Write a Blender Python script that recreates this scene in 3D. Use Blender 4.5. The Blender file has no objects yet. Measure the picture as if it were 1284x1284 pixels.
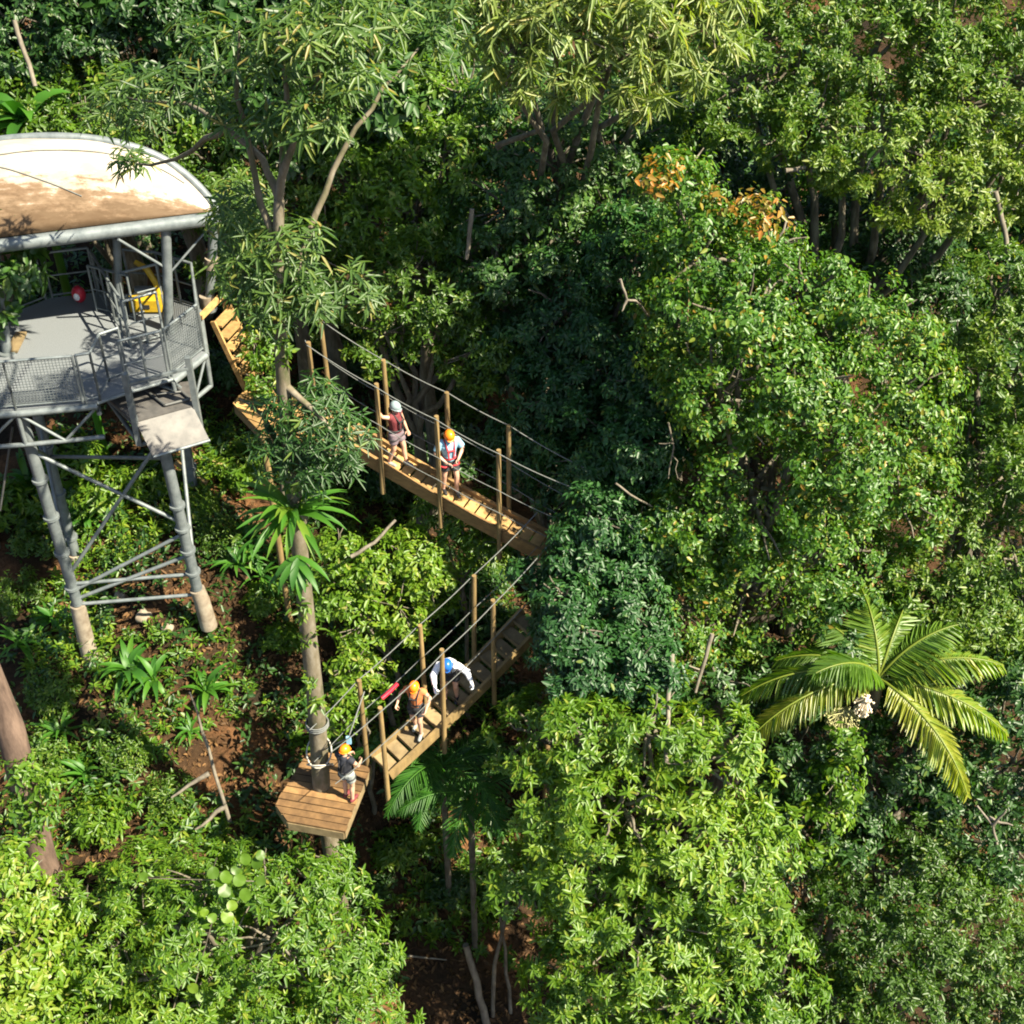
import bpy, math, random
import numpy as np
from mathutils import Vector, Matrix
rng = np.random.default_rng(7)
random.seed(7)
C = bpy.context.scene.collection
R = math.radians

# ------------------------------------------------------------------ camera frame
PITCH = R(40.0); FPX = 1744.0; CZ = 30.0
CP, SP = math.cos(PITCH), math.sin(PITCH)
CAM = np.array([0.0, 0.0, CZ])
def ray(px, py):
    dx = (px - 642.0) / FPX; dy = (642.0 - py) / FPX
    return np.array([dx, CP + dy * SP, -SP + dy * CP])
def PZ(px, py, z):
    d = ray(px, py); return CAM + d * ((z - CZ) / d[2])
def PY(px, py, y):
    d = ray(px, py); return CAM + d * (y / d[1])
def depth_of(p):
    return p[1] * CP + (CZ - p[2]) * SP
def sstep(a, b, x):
    t = np.clip((x - a) / (b - a), 0, 1); return t * t * (3 - 2 * t)
def ground(x, y):
    x = np.asarray(x, float); y = np.asarray(y, float)
    sx = 6.0 * (1 - sstep(-8, 4, x)) - 1.0
    sx = sx - 0.35 * np.clip(-x - 8, 0, 30) * 0.3
    yy = np.clip(y, -12, 70)
    z = 2.0 + 0.42 * (yy - 21.8) + sx
    z = z + 0.75 * np.exp(-((x + 7.4) ** 2 + (y - 22.4) ** 2) / 5.0)
    z = z + 0.22 * np.sin(x * 0.9 + 1.3) * np.sin(y * 0.8 + 0.4) + 0.10 * np.sin(x * 2.3 + y * 1.7) + 0.5 * np.sin(x * .13 + 2) * np.sin(y * .11)
    return z
def PG(px, py):
    d = ray(px, py); t = 5.0
    for _ in range(400):
        p = CAM + d * t
        g = float(ground(p[0], p[1]))
        if p[2] - g < 0.01: break
        t += max(0.02, (p[2] - g) * 0.5)
    return CAM + d * t

# ------------------------------------------------------------------ object helpers
def link(o, parent=None):
    C.objects.link(o)
    if parent is not None: o.parent = parent
    return o
def tag(o, label, cat, group=None, kind=None):
    if label: o['label'] = label
    if cat: o['category'] = cat
    if group: o['group'] = group
    if kind: o['kind'] = kind
    return o
def empty(name, loc, label, cat, group=None, rotz=0.0):
    o = bpy.data.objects.new(name, None); o.empty_display_size = 0.2
    o.location = Vector([float(v) for v in loc]); o.rotation_euler = (0, 0, rotz)
    link(o); return tag(o, label, cat, group)

class MB:
    """collects faces in WORLD space, then builds one mesh object (relative to its parent's origin)."""
    def __init__(s): s.v = []; s.f = []; s.t = []; s.smooth = []
    def add(s, verts, faces, tint=0.5, smooth=False):
        b = len(s.v); s.v += [tuple(map(float, p)) for p in verts]
        s.f += [tuple(b + i for i in f) for f in faces]; s.t += [tint] * len(faces); s.smooth += [smooth] * len(faces)
    def box(s, p0, p1, w, h, up=(0, 0, 1), tint=0.5, bev=0.0):
        """bar from p0 to p1, section w (sideways) x h (along up)"""
        p0 = np.array(p0, float); p1 = np.array(p1, float); d = p1 - p0; d /= max(1e-9, np.linalg.norm(d))
        u = np.array(up, float); sd = np.cross(d, u)
        if np.linalg.norm(sd) < 1e-4: sd = np.cross(d, (1.0, 0, 0))
        sd /= np.linalg.norm(sd); u = np.cross(sd, d)
        if bev <= 0: prof = [(-w/2, -h/2), (w/2, -h/2), (w/2, h/2), (-w/2, h/2)]
        else:
            b = bev; prof = [(-w/2+b, -h/2), (w/2-b, -h/2), (w/2, -h/2+b), (w/2, h/2-b), (w/2-b, h/2), (-w/2+b, h/2), (-w/2, h/2-b), (-w/2, -h/2+b)]
        n = len(prof)
        vs = [p + sd * a + u * c for p in (p0, p1) for a, c in prof]
        fs = [(i, (i+1) % n, n + (i+1) % n, n + i) for i in range(n)] + [tuple(range(n-1, -1, -1)), tuple(range(n, 2*n))]
        s.add(vs, fs, tint)
    def tube(s, pts, rad, seg=8, tint=0.5, cap=True, dome=False):
        pts = np.array(pts, float); n = len(pts)
        rad = np.full(n, float(rad)) if np.isscalar(rad) else np.array(rad, float)
        if dome:
            d0 = pts[0] - pts[1]; d0 /= np.linalg.norm(d0); d1 = pts[-1] - pts[-2]; d1 /= np.linalg.norm(d1)
            pre = [(pts[0] + d0 * rad[0] * a, rad[0] * b) for a, b in ((.98, .15), (.75, .66), (.4, .92))]
            post = [(pts[-1] + d1 * rad[-1] * a, rad[-1] * b) for a, b in ((.4, .92), (.75, .66), (.98, .15))]
            pts = np.array([p for p, _ in pre] + list(pts) + [p for p, _ in post]); rad = np.array([r for _, r in pre] + list(rad) + [r for _, r in post]); n = len(pts)
        tan = np.gradient(pts, axis=0); tan /= np.maximum(1e-9, np.linalg.norm(tan, axis=1))[:, None]
        ref = np.array([0, 0, 1.0]) if abs(tan[0][2]) < 0.9 else np.array([1.0, 0, 0])
        a = np.cross(tan[0], ref); a /= np.linalg.norm(a)
        vs = []
        for i in range(n):
            a = a - tan[i] * np.dot(a, tan[i]); a /= max(1e-9, np.linalg.norm(a)); b = np.cross(tan[i], a)
            for k in range(seg):
                q = 2 * math.pi * k / seg
                vs.append(pts[i] + rad[i] * (math.cos(q) * a + math.sin(q) * b))
        fs = [(i*seg + k, i*seg + (k+1) % seg, (i+1)*seg + (k+1) % seg, (i+1)*seg + k) for i in range(n-1) for k in range(seg)]
        s.add(vs, fs, tint, True)
        if cap:
            s.add(vs[:seg], [tuple(range(seg-1, -1, -1))], tint); s.add(vs[-seg:], [tuple(range(seg))], tint)
    def ball(s, c, r, tint=0.5, nu=10, nv=7, rot=None):
        c = np.array(c, float); r = np.array([r]*3 if np.isscalar(r) else r, float); vs = []; 
        for j in range(nv + 1):
            th = math.pi * j / nv
            for i in range(nu):
                ph = 2 * math.pi * i / nu
                p = np.array([math.sin(th)*math.cos(ph), math.sin(th)*math.sin(ph), math.cos(th)]) * r
                if rot is not None: p = rot @ p
                vs.append(c + p)
        fs = [(j*nu+i, (j+1)*nu+i, (j+1)*nu+(i+1) % nu, j*nu+(i+1) % nu) for j in range(nv) for i in range(nu)]
        s.add(vs, fs, tint, True)
    def prism(s, poly, z0, z1, tint=0.5):
        """vertical prism; z0/z1 scalars"""
        n = len(poly); a = [(p[0], p[1], z0) for p in poly]; b = [(p[0], p[1], z1) for p in poly]
        area = sum(poly[i][0]*poly[(i+1) % n][1] - poly[(i+1) % n][0]*poly[i][1] for i in range(n))
        fs = [(i, (i+1) % n, n + (i+1) % n, n + i) for i in range(n)] + [tuple(range(n-1, -1, -1)), tuple(range(n, 2*n))]
        if area < 0: fs = [tuple(reversed(f)) for f in fs]
        s.add(a + b, fs, tint)
    def build(s, name, mat, parent=None):
        me = bpy.data.meshes.new(name)
        off = np.array(parent.matrix_basis.translation if parent is not None else (0, 0, 0), float)
        if parent is not None and parent.parent is not None: off = off + np.array(parent.parent.matrix_basis.translation)
        v = np.array(s.v, float)
        if parent is None:
            off = np.array([v[:, 0].mean(), v[:, 1].mean(), v[:, 2].min()])
        me.from_pydata([tuple(p) for p in (v - off)], [], s.f)
        at = me.attributes.new('tint', 'FLOAT', 'FACE'); at.data.foreach_set('value', np.array(s.t, np.float32))
        me.polygons.foreach_set('use_smooth', np.array(s.smooth, bool))
        me.materials.append(mat); me.update()
        o = bpy.data.objects.new(name, me)
        if parent is None: o.location = off
        return link(o, parent)

# ------------------------------------------------------------------ materials
def newmat(name):
    m = bpy.data.materials.new(name); m.use_nodes = True
    nt = m.node_tree; nt.nodes.clear()
    out = nt.nodes.new('ShaderNodeOutputMaterial'); b = nt.nodes.new('ShaderNodeBsdfPrincipled')
    nt.links.new(b.outputs[0], out.inputs[0]); return m, nt, b, out
def ramp(nt, stops, fac, interp='LINEAR'):
    r = nt.nodes.new('ShaderNodeValToRGB'); r.color_ramp.interpolation = interp
    e = r.color_ramp.elements
    while len(e) < len(stops): e.new(0.5)
    for i, (p, c) in enumerate(stops): e[i].position = p; e[i].color = (*c, 1)
    nt.links.new(fac, r.inputs[0]); return r
def leafmat(name, stops, rough=0.38, trans=0.33, tmul=(1.5, 1.65, 0.45), spec=0.5):
    m, nt, b, out = newmat(name)
    a = nt.nodes.new('ShaderNodeAttribute'); a.attribute_name = 'tint'
    r = ramp(nt, stops, a.outputs['Fac'])
    nt.links.new(r.outputs[0], b.inputs['Base Color'])
    b.inputs['Roughness'].default_value = rough
    b.inputs['Specular IOR Level'].default_value = spec
    t = nt.nodes.new('ShaderNodeBsdfTranslucent')
    mx = nt.nodes.new('ShaderNodeMix'); mx.data_type = 'RGBA'; mx.blend_type = 'MULTIPLY'; mx.inputs[0].default_value = 1
    nt.links.new(r.outputs[0], mx.inputs[6]); mx.inputs[7].default_value = (*tmul, 1)
    nt.links.new(mx.outputs[2], t.inputs[0])
    ms = nt.nodes.new('ShaderNodeMixShader'); ms.inputs[0].default_value = trans
    nt.links.new(b.outputs[0], ms.inputs[1]); nt.links.new(t.outputs[0], ms.inputs[2])
    nt.links.new(ms.outputs[0], out.inputs[0]); return m
def noisemat(name, c0, c1, scale=8.0, rough=0.7, metal=0.0, tint=0.35, bump=0.15, detail=6, spec=0.4, stretch=None, c2=None):
    """noise between two colours, with per-face brightness from 'tint'"""
    m, nt, b, out = newmat(name)
    tc = nt.nodes.new('ShaderNodeTexCoord'); n = nt.nodes.new('ShaderNodeTexNoise')
    n.inputs['Scale'].default_value = scale; n.inputs['Detail'].default_value = detail; n.inputs['Roughness'].default_value = 0.65
    src = tc.outputs['Object']
    if stretch:
        mp = nt.nodes.new('ShaderNodeMapping'); mp.inputs['Scale'].default_value = stretch; nt.links.new(src, mp.inputs[0]); src = mp.outputs[0]
    nt.links.new(src, n.inputs['Vector'])
    st = [(0.30, c0), (0.70, c1)] if c2 is None else [(0.28, c0), (0.5, c1), (0.72, c2)]
    r = ramp(nt, st, n.outputs[0])
    a = nt.nodes.new('ShaderNodeAttribute'); a.attribute_name = 'tint'
    mr = nt.nodes.new('ShaderNodeMapRange'); mr.inputs['To Min'].default_value = 1 - tint; mr.inputs['To Max'].default_value = 1 + tint
    nt.links.new(a.outputs['Fac'], mr.inputs[0])
    mx = nt.nodes.new('ShaderNodeVectorMath'); mx.operation = 'SCALE'
    nt.links.new(r.outputs[0], mx.inputs[0]); nt.links.new(mr.outputs[0], mx.inputs['Scale'])
    nt.links.new(mx.outputs[0], b.inputs['Base Color'])
    b.inputs['Roughness'].default_value = rough; b.inputs['Metallic'].default_value = metal; b.inputs['Specular IOR Level'].default_value = spec
    if bump:
        bp = nt.nodes.new('ShaderNodeBump'); bp.inputs['Strength'].default_value = bump; bp.inputs['Distance'].default_value = 0.02
        nt.links.new(n.outputs[0], bp.inputs['Height']); nt.links.new(bp.outputs[0], b.inputs['Normal'])
    return m

DK = (.012, .030, .010)
M = {}
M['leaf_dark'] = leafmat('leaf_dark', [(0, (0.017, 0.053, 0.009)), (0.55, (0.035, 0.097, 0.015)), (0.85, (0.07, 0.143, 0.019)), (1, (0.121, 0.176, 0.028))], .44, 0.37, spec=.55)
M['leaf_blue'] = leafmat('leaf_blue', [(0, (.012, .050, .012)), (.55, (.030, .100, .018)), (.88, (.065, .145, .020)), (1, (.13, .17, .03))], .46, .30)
M['leaf_mid'] = leafmat('leaf_mid', [(0, (0.034, 0.085, 0.008)), (0.55, (0.075, 0.151, 0.012)), (0.85, (0.145, 0.216, 0.019)), (1, (0.199, 0.227, 0.038))], .44, 0.43, spec=.55)
M['leaf_bright'] = leafmat('leaf_bright', [(0, (0.038, 0.106, 0.008)), (0.5, (0.095, 0.189, 0.011)), (0.85, (0.18, 0.27, 0.017)), (1, (0.272, 0.292, 0.047))], .44, 0.46, spec=.55)
M['leaf_yellow'] = leafmat('leaf_yellow', [(0, (0.051, 0.113, 0.008)), (0.5, (0.113, 0.216, 0.011)), (0.85, (0.196, 0.27, 0.024)), (1, (0.299, 0.292, 0.076))], .44, 0.46, spec=.55)
M['leaf_vine'] = leafmat('leaf_vine', [(0, (0.025, 0.089, 0.009)), (0.55, (0.065, 0.157, 0.013)), (0.82, (0.145, 0.227, 0.017)), (0.93, (0.199, 0.238, 0.028)), (1, (0.289, 0.162, 0.019))], .44, 0.41, spec=.55)
M['leaf_orange'] = leafmat('leaf_orange', [(0, (.11, .14, .02)), (.4, (.22, .14, .02)), (.7, (.34, .15, .02)), (1, (.42, .17, .03))], .42, .35)
M['leaf_whorl'] = leafmat('leaf_whorl', [(0, (0.033, 0.078, 0.019)), (0.5, (0.066, 0.13, 0.023)), (0.85, (0.131, 0.195, 0.028)), (1, (0.262, 0.205, 0.057))], .44, 0.43, spec=.55)
M['leaf_pale'] = leafmat('leaf_pale', [(0, (0.079, 0.13, 0.028)), (0.5, (0.138, 0.202, 0.047)), (0.85, (0.217, 0.269, 0.066)), (1, (0.355, 0.303, 0.094))], .44, 0.41, spec=.55)
M['palm'] = leafmat('palm', [(0, (0.046, 0.12, 0.014)), (0.6, (0.113, 0.202, 0.021)), (1, (0.251, 0.265, 0.031))], .43, 0.41, spec=.65)
M['fern'] = leafmat('fern', [(0, (0.022, 0.095, 0.011)), (0.6, (0.06, 0.18, 0.015)), (1, (0.138, 0.233, 0.022))], 0.50, .42)
M['litter'] = leafmat('litter', [(0, (.035, .018, .008)), (.6, (.11, .06, .025)), (1, (.24, .13, .05))], .7, .08, spec=.2)
M['bark'] = noisemat('bark', (.035, .030, .020), (.11, .095, .068), 7, .88, stretch=(1, 1, .3), bump=.7, c2=(.20, .18, .14))
M['bark_mossy'] = noisemat('bark_mossy', (.045, .055, .018), (.12, .10, .065), 5, .9, stretch=(1, 1, .4), bump=.8, c2=(.19, .17, .13))
M['bark_pale'] = noisemat('bark_pale', (.08, .068, .05), (.20, .175, .135), 9, .8, stretch=(1, 1, .3), bump=.4)
M['bark_red'] = noisemat('bark_red', (.05, .032, .024), (.17, .115, .085), 6, .85, stretch=(1, 1, .25), bump=.7)
M['steel'] = noisemat('steel', (.10, .120, .126), (.20, .225, .23), 5, .5, .3, .15, .05)
M['steel_dark'] = noisemat('steel_dark', (.06, .065, .065), (.12, .12, .115), 6, .55, .2, .2, .05)
M['grating'] = noisemat('grating', (.11, .125, .135), (.20, .215, .225), 55, .6, .1, .15, .3, detail=2)
M['plate'] = noisemat('plate', (.055, .054, .053), (.125, .118, .11), 4, .5, .15, .1, .05)
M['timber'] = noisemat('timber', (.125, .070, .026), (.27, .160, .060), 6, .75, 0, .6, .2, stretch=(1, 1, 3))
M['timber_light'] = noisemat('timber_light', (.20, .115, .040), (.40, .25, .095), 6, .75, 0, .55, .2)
M['timber_shaded'] = noisemat('timber_shaded', (.085, .046, .018), (.21, .118, .045), 5, .8, 0, .6, .2)  # darker timber copy: the platform's shade is put into the colour
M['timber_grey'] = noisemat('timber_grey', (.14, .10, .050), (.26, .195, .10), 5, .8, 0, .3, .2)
M['timber_post'] = noisemat('timber_post', (.12, .082, .034), (.25, .172, .070), 7, .75, 0, .2, .2, stretch=(1, 1, .3))
M['rope'] = noisemat('rope', (.08, .085, .08), (.17, .18, .17), 40, .7, .1, .1, .1)
M['rope_white'] = noisemat('rope_white', (.28, .26, .22), (.46, .44, .38), 40, .8, 0, .1, .1)
M['concrete'] = noisemat('concrete', (.13, .10, .07), (.30, .26, .20), 3.5, .9, 0, .1, .2)
def solid(name, c, rough=.6, var=.18, **k):
    return noisemat(name, tuple(x * (1 - var) for x in c), tuple(min(1, x * (1 + var)) for x in c), 14, rough, **k)
M['skin'] = solid('skin', (.50, .29, .20), .5, .08, bump=.03)
M['orange'] = solid('orange_shell', (.85, .20, .012), .3, .05, bump=0)
M['blue'] = solid('blue_shell', (.015, .10, .38), .3, .05, bump=0)
M['grey_shell'] = solid('grey_shell', (.22, .28, .30), .3, .05, bump=0)
M['shirt_blue'] = solid('shirt_blue', (.22, .42, .55), .8, .1)
M['shirt_white'] = solid('shirt_white', (.72, .74, .78), .8, .06)
M['shirt_orange'] = solid('shirt_orange', (.50, .17, .06), .8, .12)
M['shirt_dark'] = solid('shirt_dark', (.02, .022, .030), .8, .2)
M['shirt_red'] = solid('shirt_red', (.14, .025, .03), .8, .2)
M['shorts_dark'] = solid('shorts_dark', (.03, .032, .036), .8, .2)
M['shorts_grey'] = solid('shorts_grey', (.22, .24, .23), .8, .25)
M['shorts_mauve'] = solid('shorts_mauve', (.17, .13, .15), .8, .25)
M['harness_red'] = solid('harness_red', (.45, .03, .04), .6, .15)
M['harness_black'] = solid('harness_black', (.02, .02, .022), .6, .15)
M['white'] = solid('white_cloth', (.75, .75, .75), .7, .05)
M['red'] = solid('red_plastic', (.45, .02, .04), .4, .2)
M['yellow'] = solid('yellow_paint', (.42, .27, .012), .45, .15)
M['flower'] = solid('flower', (.62, .52, .38), .8, .2)
M['flower_green'] = solid('flower_green', (.30, .29, .13), .8, .35)
M['hair'] = solid('hair', (.05, .03, .02), .6, .2)
M['eye'] = solid('eye', (.02, .02, .02), .3, .1)
# ------------------------------------------------------------------ foliage
def norm(a): return a / np.maximum(1e-9, np.linalg.norm(a, axis=-1, keepdims=True))
def leaf_object(name, B, D, N, L, W, tint, mat, parent=None, origin=None, fold=.22, droop=.22, shape=0):
    """every leaf = a folded, drooping blade of two quads"""
    n = len(B); D = norm(D); N = norm(N - D * np.sum(N * D, 1, keepdims=True)); S = np.cross(D, N)
    L = np.broadcast_to(L, (n,))[:, None]; W = np.broadcast_to(W, (n,))[:, None]
    if shape == 0: prof = [(0, 0), (.30, .46), (.66, .40), (1, 0)]
    elif shape == 1: prof = [(0, 0.02), (.22, .48), (.70, .34), (1, 0)]
    else: prof = [(0, 0), (.25, .50), (.75, .50), (1, .02)]
    def pt(t, s): return B + D * (L * t) + S * (W * s) + N * (abs(s) * fold * W - droop * t * t * L)
    V = np.stack([pt(0, 0), pt(prof[1][0], prof[1][1]), pt(prof[2][0], prof[2][1]), pt(1, 0), pt(prof[2][0], -prof[2][1]), pt(prof[1][0], -prof[1][1])], 1).reshape(-1, 3)
    if origin is None: origin = np.array([B[:, 0].mean(), B[:, 1].mean(), B[:, 2].min()])
    origin = np.array(origin, float)
    me = bpy.data.meshes.new(name); V = (V - origin).astype(np.float32)
    me.vertices.add(len(V)); me.vertices.foreach_set('co', V.ravel())
    i0 = (np.arange(n) * 6)[:, None]
    q = np.stack([i0 + np.array([0, 1, 2, 3]), i0 + np.array([0, 3, 4, 5])], 1).reshape(-1, 4).astype(np.int32)
    me.loops.add(q.size); me.loops.foreach_set('vertex_index', q.ravel())
    me.polygons.add(len(q)); me.polygons.foreach_set('loop_start', np.arange(0, q.size, 4, dtype=np.int32))
    try: me.polygons.foreach_set('loop_total', np.full(len(q), 4, np.int32))
    except Exception: pass
    at = me.attributes.new('tint', 'FLOAT', 'FACE'); at.data.foreach_set('value', np.repeat(np.clip(tint, 0, 1), 2).astype(np.float32))
    me.materials.append(mat); me.update(calc_edges=True); me.validate()
    o = bpy.data.objects.new(name, me)
    if parent is None: o.location = origin
    return link(o, parent)

STATS = {'leaves': 0}
def rosettes(Cn, A, style, g):
    """centres, axes -> leaf arrays for a style"""
    k = style['k']; n = len(Cn); A = norm(A)
    ref = np.where(np.abs(A[:, 2:3]) < .9, np.array([[0, 0, 1.0]]), np.array([[1.0, 0, 0]]))
    U = norm(np.cross(A, ref)); V = np.cross(A, U)
    az = (g.random((n, 1)) * 6.28 + np.arange(k)[None] * 6.28 / k * style.get('turn', 1.0) + g.normal(0, .28, (n, k)))
    th = np.radians(g.uniform(style['th'][0], style['th'][1], (n, k)))
    D = np.cos(th)[..., None] * A[:, None] + np.sin(th)[..., None] * (np.cos(az)[..., None] * U[:, None] + np.sin(az)[..., None] * V[:, None])
    D = D + np.array([0, 0, -style.get('hang', .2)])
    stem = style.get('stem', .15)
    B = Cn[:, None] - A[:, None] * (g.random((n, k, 1)) * stem) + D * .02 + g.normal(0, style.get('jit', .02), (n, k, 3))
    N = A[:, None] * np.ones((1, k, 1)) + g.normal(0, style.get('tilt', .25), (n, k, 3)) + np.array([0, 0, .35])
    L = style['L'] * g.uniform(.55, 1.2, (n, k)) * g.uniform(.75, 1.2, (n, 1)); W = style['W'] * L / style['L'] * g.uniform(.85, 1.15, (n, k))
    L = np.where(g.random((n, k)) < .14, L * .35, L)
    return B.reshape(-1, 3), D.reshape(-1, 3), N.reshape(-1, 3), L.ravel(), W.ravel()

ST = {
 'broad':  dict(k=6, L=.165, W=.068, th=(45, 100), hang=.30, stem=.16, jit=.03, tilt=.3, den=46),
 'vine':   dict(k=5, L=.165, W=.080, th=(50, 110), hang=.45, stem=.20, jit=.06, tilt=.35, den=46),
 'fine':   dict(k=7, L=.15, W=.056, th=(35, 95), hang=.12, stem=.18, jit=.03, tilt=.35, den=48),
 'rosette': dict(k=8, L=.27, W=.088, th=(50, 92), hang=.12, stem=.09, jit=.01, tilt=.15, den=22),
 'whorl':  dict(k=8, L=.40, W=.070, th=(50, 100), hang=.22, stem=.06, jit=.01, tilt=.15, den=13),
 'willow': dict(k=7, L=.36, W=.052, th=(35, 110), hang=.55, stem=.22, jit=.03, tilt=.4, den=26),
 'tiny':   dict(k=6, L=.11, W=.060, th=(40, 110), hang=.2, stem=.18, jit=.04, tilt=.4, den=64),
}
def lump(P, g, amp):
    """smooth random radius factor for directions P"""
    f = np.zeros(len(P))
    for _ in range(5):
        w = g.normal(0, 1, 3) * g.uniform(1.5, 4.0); f += np.sin(P @ w + g.uniform(0, 6.28))
    return 1 + amp * f / 2.2
def crown_points(lobes, style, g, dens=1.0, back=.35, amp=.16, clump=.5, fill=.16, holes=-1.15):
    """rosette centres on the lobed surface, gathered into clumps with gaps between"""
    cs = np.array([l[0] for l in lobes]); rs = np.array([l[1] for l in lobes])
    PC = []; PA = []
    for i, (c, r) in enumerate(lobes):
        c = np.array(c, float); r = np.array(r, float)
        area = 4 * math.pi * (np.prod(r) ** (2 / 3)); nc = max(6, int(area / (clump * clump) * 1.25))
        d = norm(g.normal(0, 1, (nc, 3))); rad = lump(d, g, amp) * (1 - .40 * g.random(nc) ** 2)
        p = c + d * r * rad[:, None]
        view = norm(CAM - p); facing = np.sum(d * view, 1)
        keep = (facing > -.25) | (g.random(nc) < back)
        keep &= d[:, 2] > -.75
        hw = [g.normal(0, 1, 3) * 3.2 / max(.5, r.mean()) for _ in range(3)]
        keep &= sum(np.sin(p @ w_ + k_) for k_, w_ in enumerate(hw)) > holes
        dist = np.linalg.norm((p[:, None] - cs[None]) / rs[None], axis=2); dist[:, i] = 9
        keep &= dist.min(1) > .72
        p = p[keep]; d = d[keep]
        per = max(2, int(style['den'] * dens * clump * clump))
        q = norm(g.normal(0, 1, (len(p), per, 3)) + d[:, None] * .9)
        rr = clump * .62 * g.uniform(.55, 1.0, (len(p), 1, 1)) * g.uniform(.55, 1.05, (len(p), per, 1))
        x = p[:, None] + q * rr * np.array([1, 1, .72])
        ax = norm(q * .7 + d[:, None] * .55 + np.array([0, 0, .55]))
        PC.append(x.reshape(-1, 3)); PA.append(ax.reshape(-1, 3))
        # inner fill so the crown is not hollow
        nf = int(nc * per * fill * .4)
        if nf:
            dd = norm(g.normal(0, 1, (nf, 3))); x = c + dd * r * g.uniform(.45, .85, (nf, 1)) 
            PC.append(x); PA.append(norm(dd + np.array([0, 0, .6])))
    return np.concatenate(PC), np.concatenate(PA)
def leaf_tint(Cn, k, g, base=.45, spread=.16, young=.05):
    n = len(Cn); w = [g.normal(0, 1, 3) * .8 for _ in range(3)]
    f = sum(np.sin(Cn @ a + g.uniform(0, 6.28)) for a in w) / 3 * .22
    t = base + f[:, None] + g.normal(0, spread, (n, k)); 
    y = g.random((n, k)) < young; t = np.where(y, g.uniform(.86, 1.0, (n, k)), np.clip(t, 0, .9)); return t.ravel()
def crown(name, lobes, st, mat, g, parent=None, origin=None, dens=1.0, base=.45, young=.05, L=None, **kw):
    style = dict(ST[st]); 
    if L: style['W'] *= L / style['L']; style['L'] = L
    P, A = crown_points(lobes, style, g, dens, **kw)
    B, D, N, LL, WW = rosettes(P, A, style, g)
    t = leaf_tint(P, style['k'], g, base, .15, young)
    STATS['leaves'] += len(B)
    return leaf_object(name, B, D, N, LL, WW, t, M[mat], parent, origin, shape=1 if st in ('rosette', 'whorl', 'willow') else 0, droop=.3 if st == 'willow' else .2)

def plob(px, py, y, rpx, sx=1.0, sy=1.0, sz=1.0):
    p = PY(px, py, y); r = rpx * depth_of(p) / FPX
    return (p, (r * sx, r * sy, r * sz))
def wig(p0, p1, n=5, amp=.12, g=rng):
    p0 = np.array(p0, float); p1 = np.array(p1, float); t = np.linspace(0, 1, n)[:, None]
    q = p0 + (p1 - p0) * t; L = np.linalg.norm(p1 - p0)
    q[1:-1] += g.normal(0, amp * L * .25, (n - 2, 3)); return q
def tree(name, label, cat, lobes, st, mat, seed, base_xy=None, trunk_r=.18, bark='bark', group=None, dens=1.0, twigs=True, base=.45, young=.05, path=None, **kw):
    g = np.random.default_rng(seed)
    cs = np.array([l[0] for l in lobes]); top = cs.mean(0)
    bx, by = (top[0], top[1] + .4) if base_xy is None else base_xy
    gz = float(ground(bx, by)) - .25
    root = empty(name, (bx, by, gz), label, cat, group)
    low = cs[:, 2].min()
    mb = MB(); fork = np.array([bx * .5 + top[0] * .5, by * .5 + top[1] * .5, max(gz + .8, min(low, gz + .55 * (top[2] - gz)))])
    pts = wig((bx, by, gz), fork, 6, .10, g); mb.tube(pts, np.linspace(trunk_r * 1.25, trunk_r * .85, 6), 9, g.uniform(.3, .7), cap=True)
    for c, r in lobes:
        rr = min(trunk_r * .55, .05 + .07 * r[0]); end = np.array(c) + np.array([0, 0, .2 * r[2]])
        mb.tube(wig(fork, end, 6, .12, g), np.linspace(rr, rr * .35, 6), 6, g.uniform(.3, .7))
        if twigs:
            for _ in range(int(5 + 3 * r[0])):
                d = norm(g.normal(0, 1, 3) + np.array([0, -.3, .35])); e = np.array(c) + d * np.array(r) * .96
                s = np.array(c) + (e - np.array(c)) * .15
                mb.tube(wig(s, e, 4, .16, g), np.linspace(rr * .35, .012, 4), 4, g.uniform(.3, .8), cap=False)
    mb.build('trunk', M[bark], root)
    crown('crown', lobes, st, mat, g, root, np.array([bx, by, gz]), dens=dens, base=base, young=young, **kw)
    return root
def pinnate(bases_dir, g, n=34, leaf=.5, width=.035, curl=.4):
    pass
def frond_arrays(base, az, length, rise, droop, nleaf, lf, lw, g, vee=.35, taper=(.35, 1.0, .3), hang=.15):
    """rachis curve plus pinnate leaflets"""
    h = np.array([math.cos(az), math.sin(az), 0.0]); t = np.linspace(0, 1, 14)
    el = rise - (rise + droop) * t ** 1.15
    seg = np.stack([np.cos(el)[:, None] * h + np.sin(el)[:, None] * np.array([0, 0, 1.0])], 0)[0]
    pts = np.array(base) + np.concatenate([[np.zeros(3)], np.cumsum(seg[:-1] * length / 13, 0)])
    s = np.linspace(.10, .995, nleaf); P = np.stack([np.interp(s, t, pts[:, i]) for i in range(3)], 1)
    T = norm(np.stack([np.interp(s, t, seg[:, i]) for i in range(3)], 1))
    side = np.array([-math.sin(az), math.cos(az), 0.0]); up = np.cross(T, side) * -1
    up = np.where(up[:, 2:3] < 0, -up, up)
    ln = lf * np.interp(s, [0, .1, .45, .85, 1], [taper[0], .6, taper[1], .6, taper[2]])
    B = []; D = []; N = []; L = []
    for sg in (-1, 1):
        ang = np.radians(62 - 30 * s + g.normal(0, 4, nleaf))[:, None]
        d = norm(np.cos(ang) * T + np.sin(ang) * (side * sg) + up * vee - np.array([0, 0, hang]) + g.normal(0, .05, (nleaf, 3)))
        B.append(P); D.append(d); N.append(up + side * -sg * vee + g.normal(0, .08, (nleaf, 3))); L.append(ln * g.uniform(.92, 1.06, nleaf))
    return pts, np.concatenate(B), np.concatenate(D), np.concatenate(N), np.concatenate(L), np.full(2 * nleaf, lw)
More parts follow.
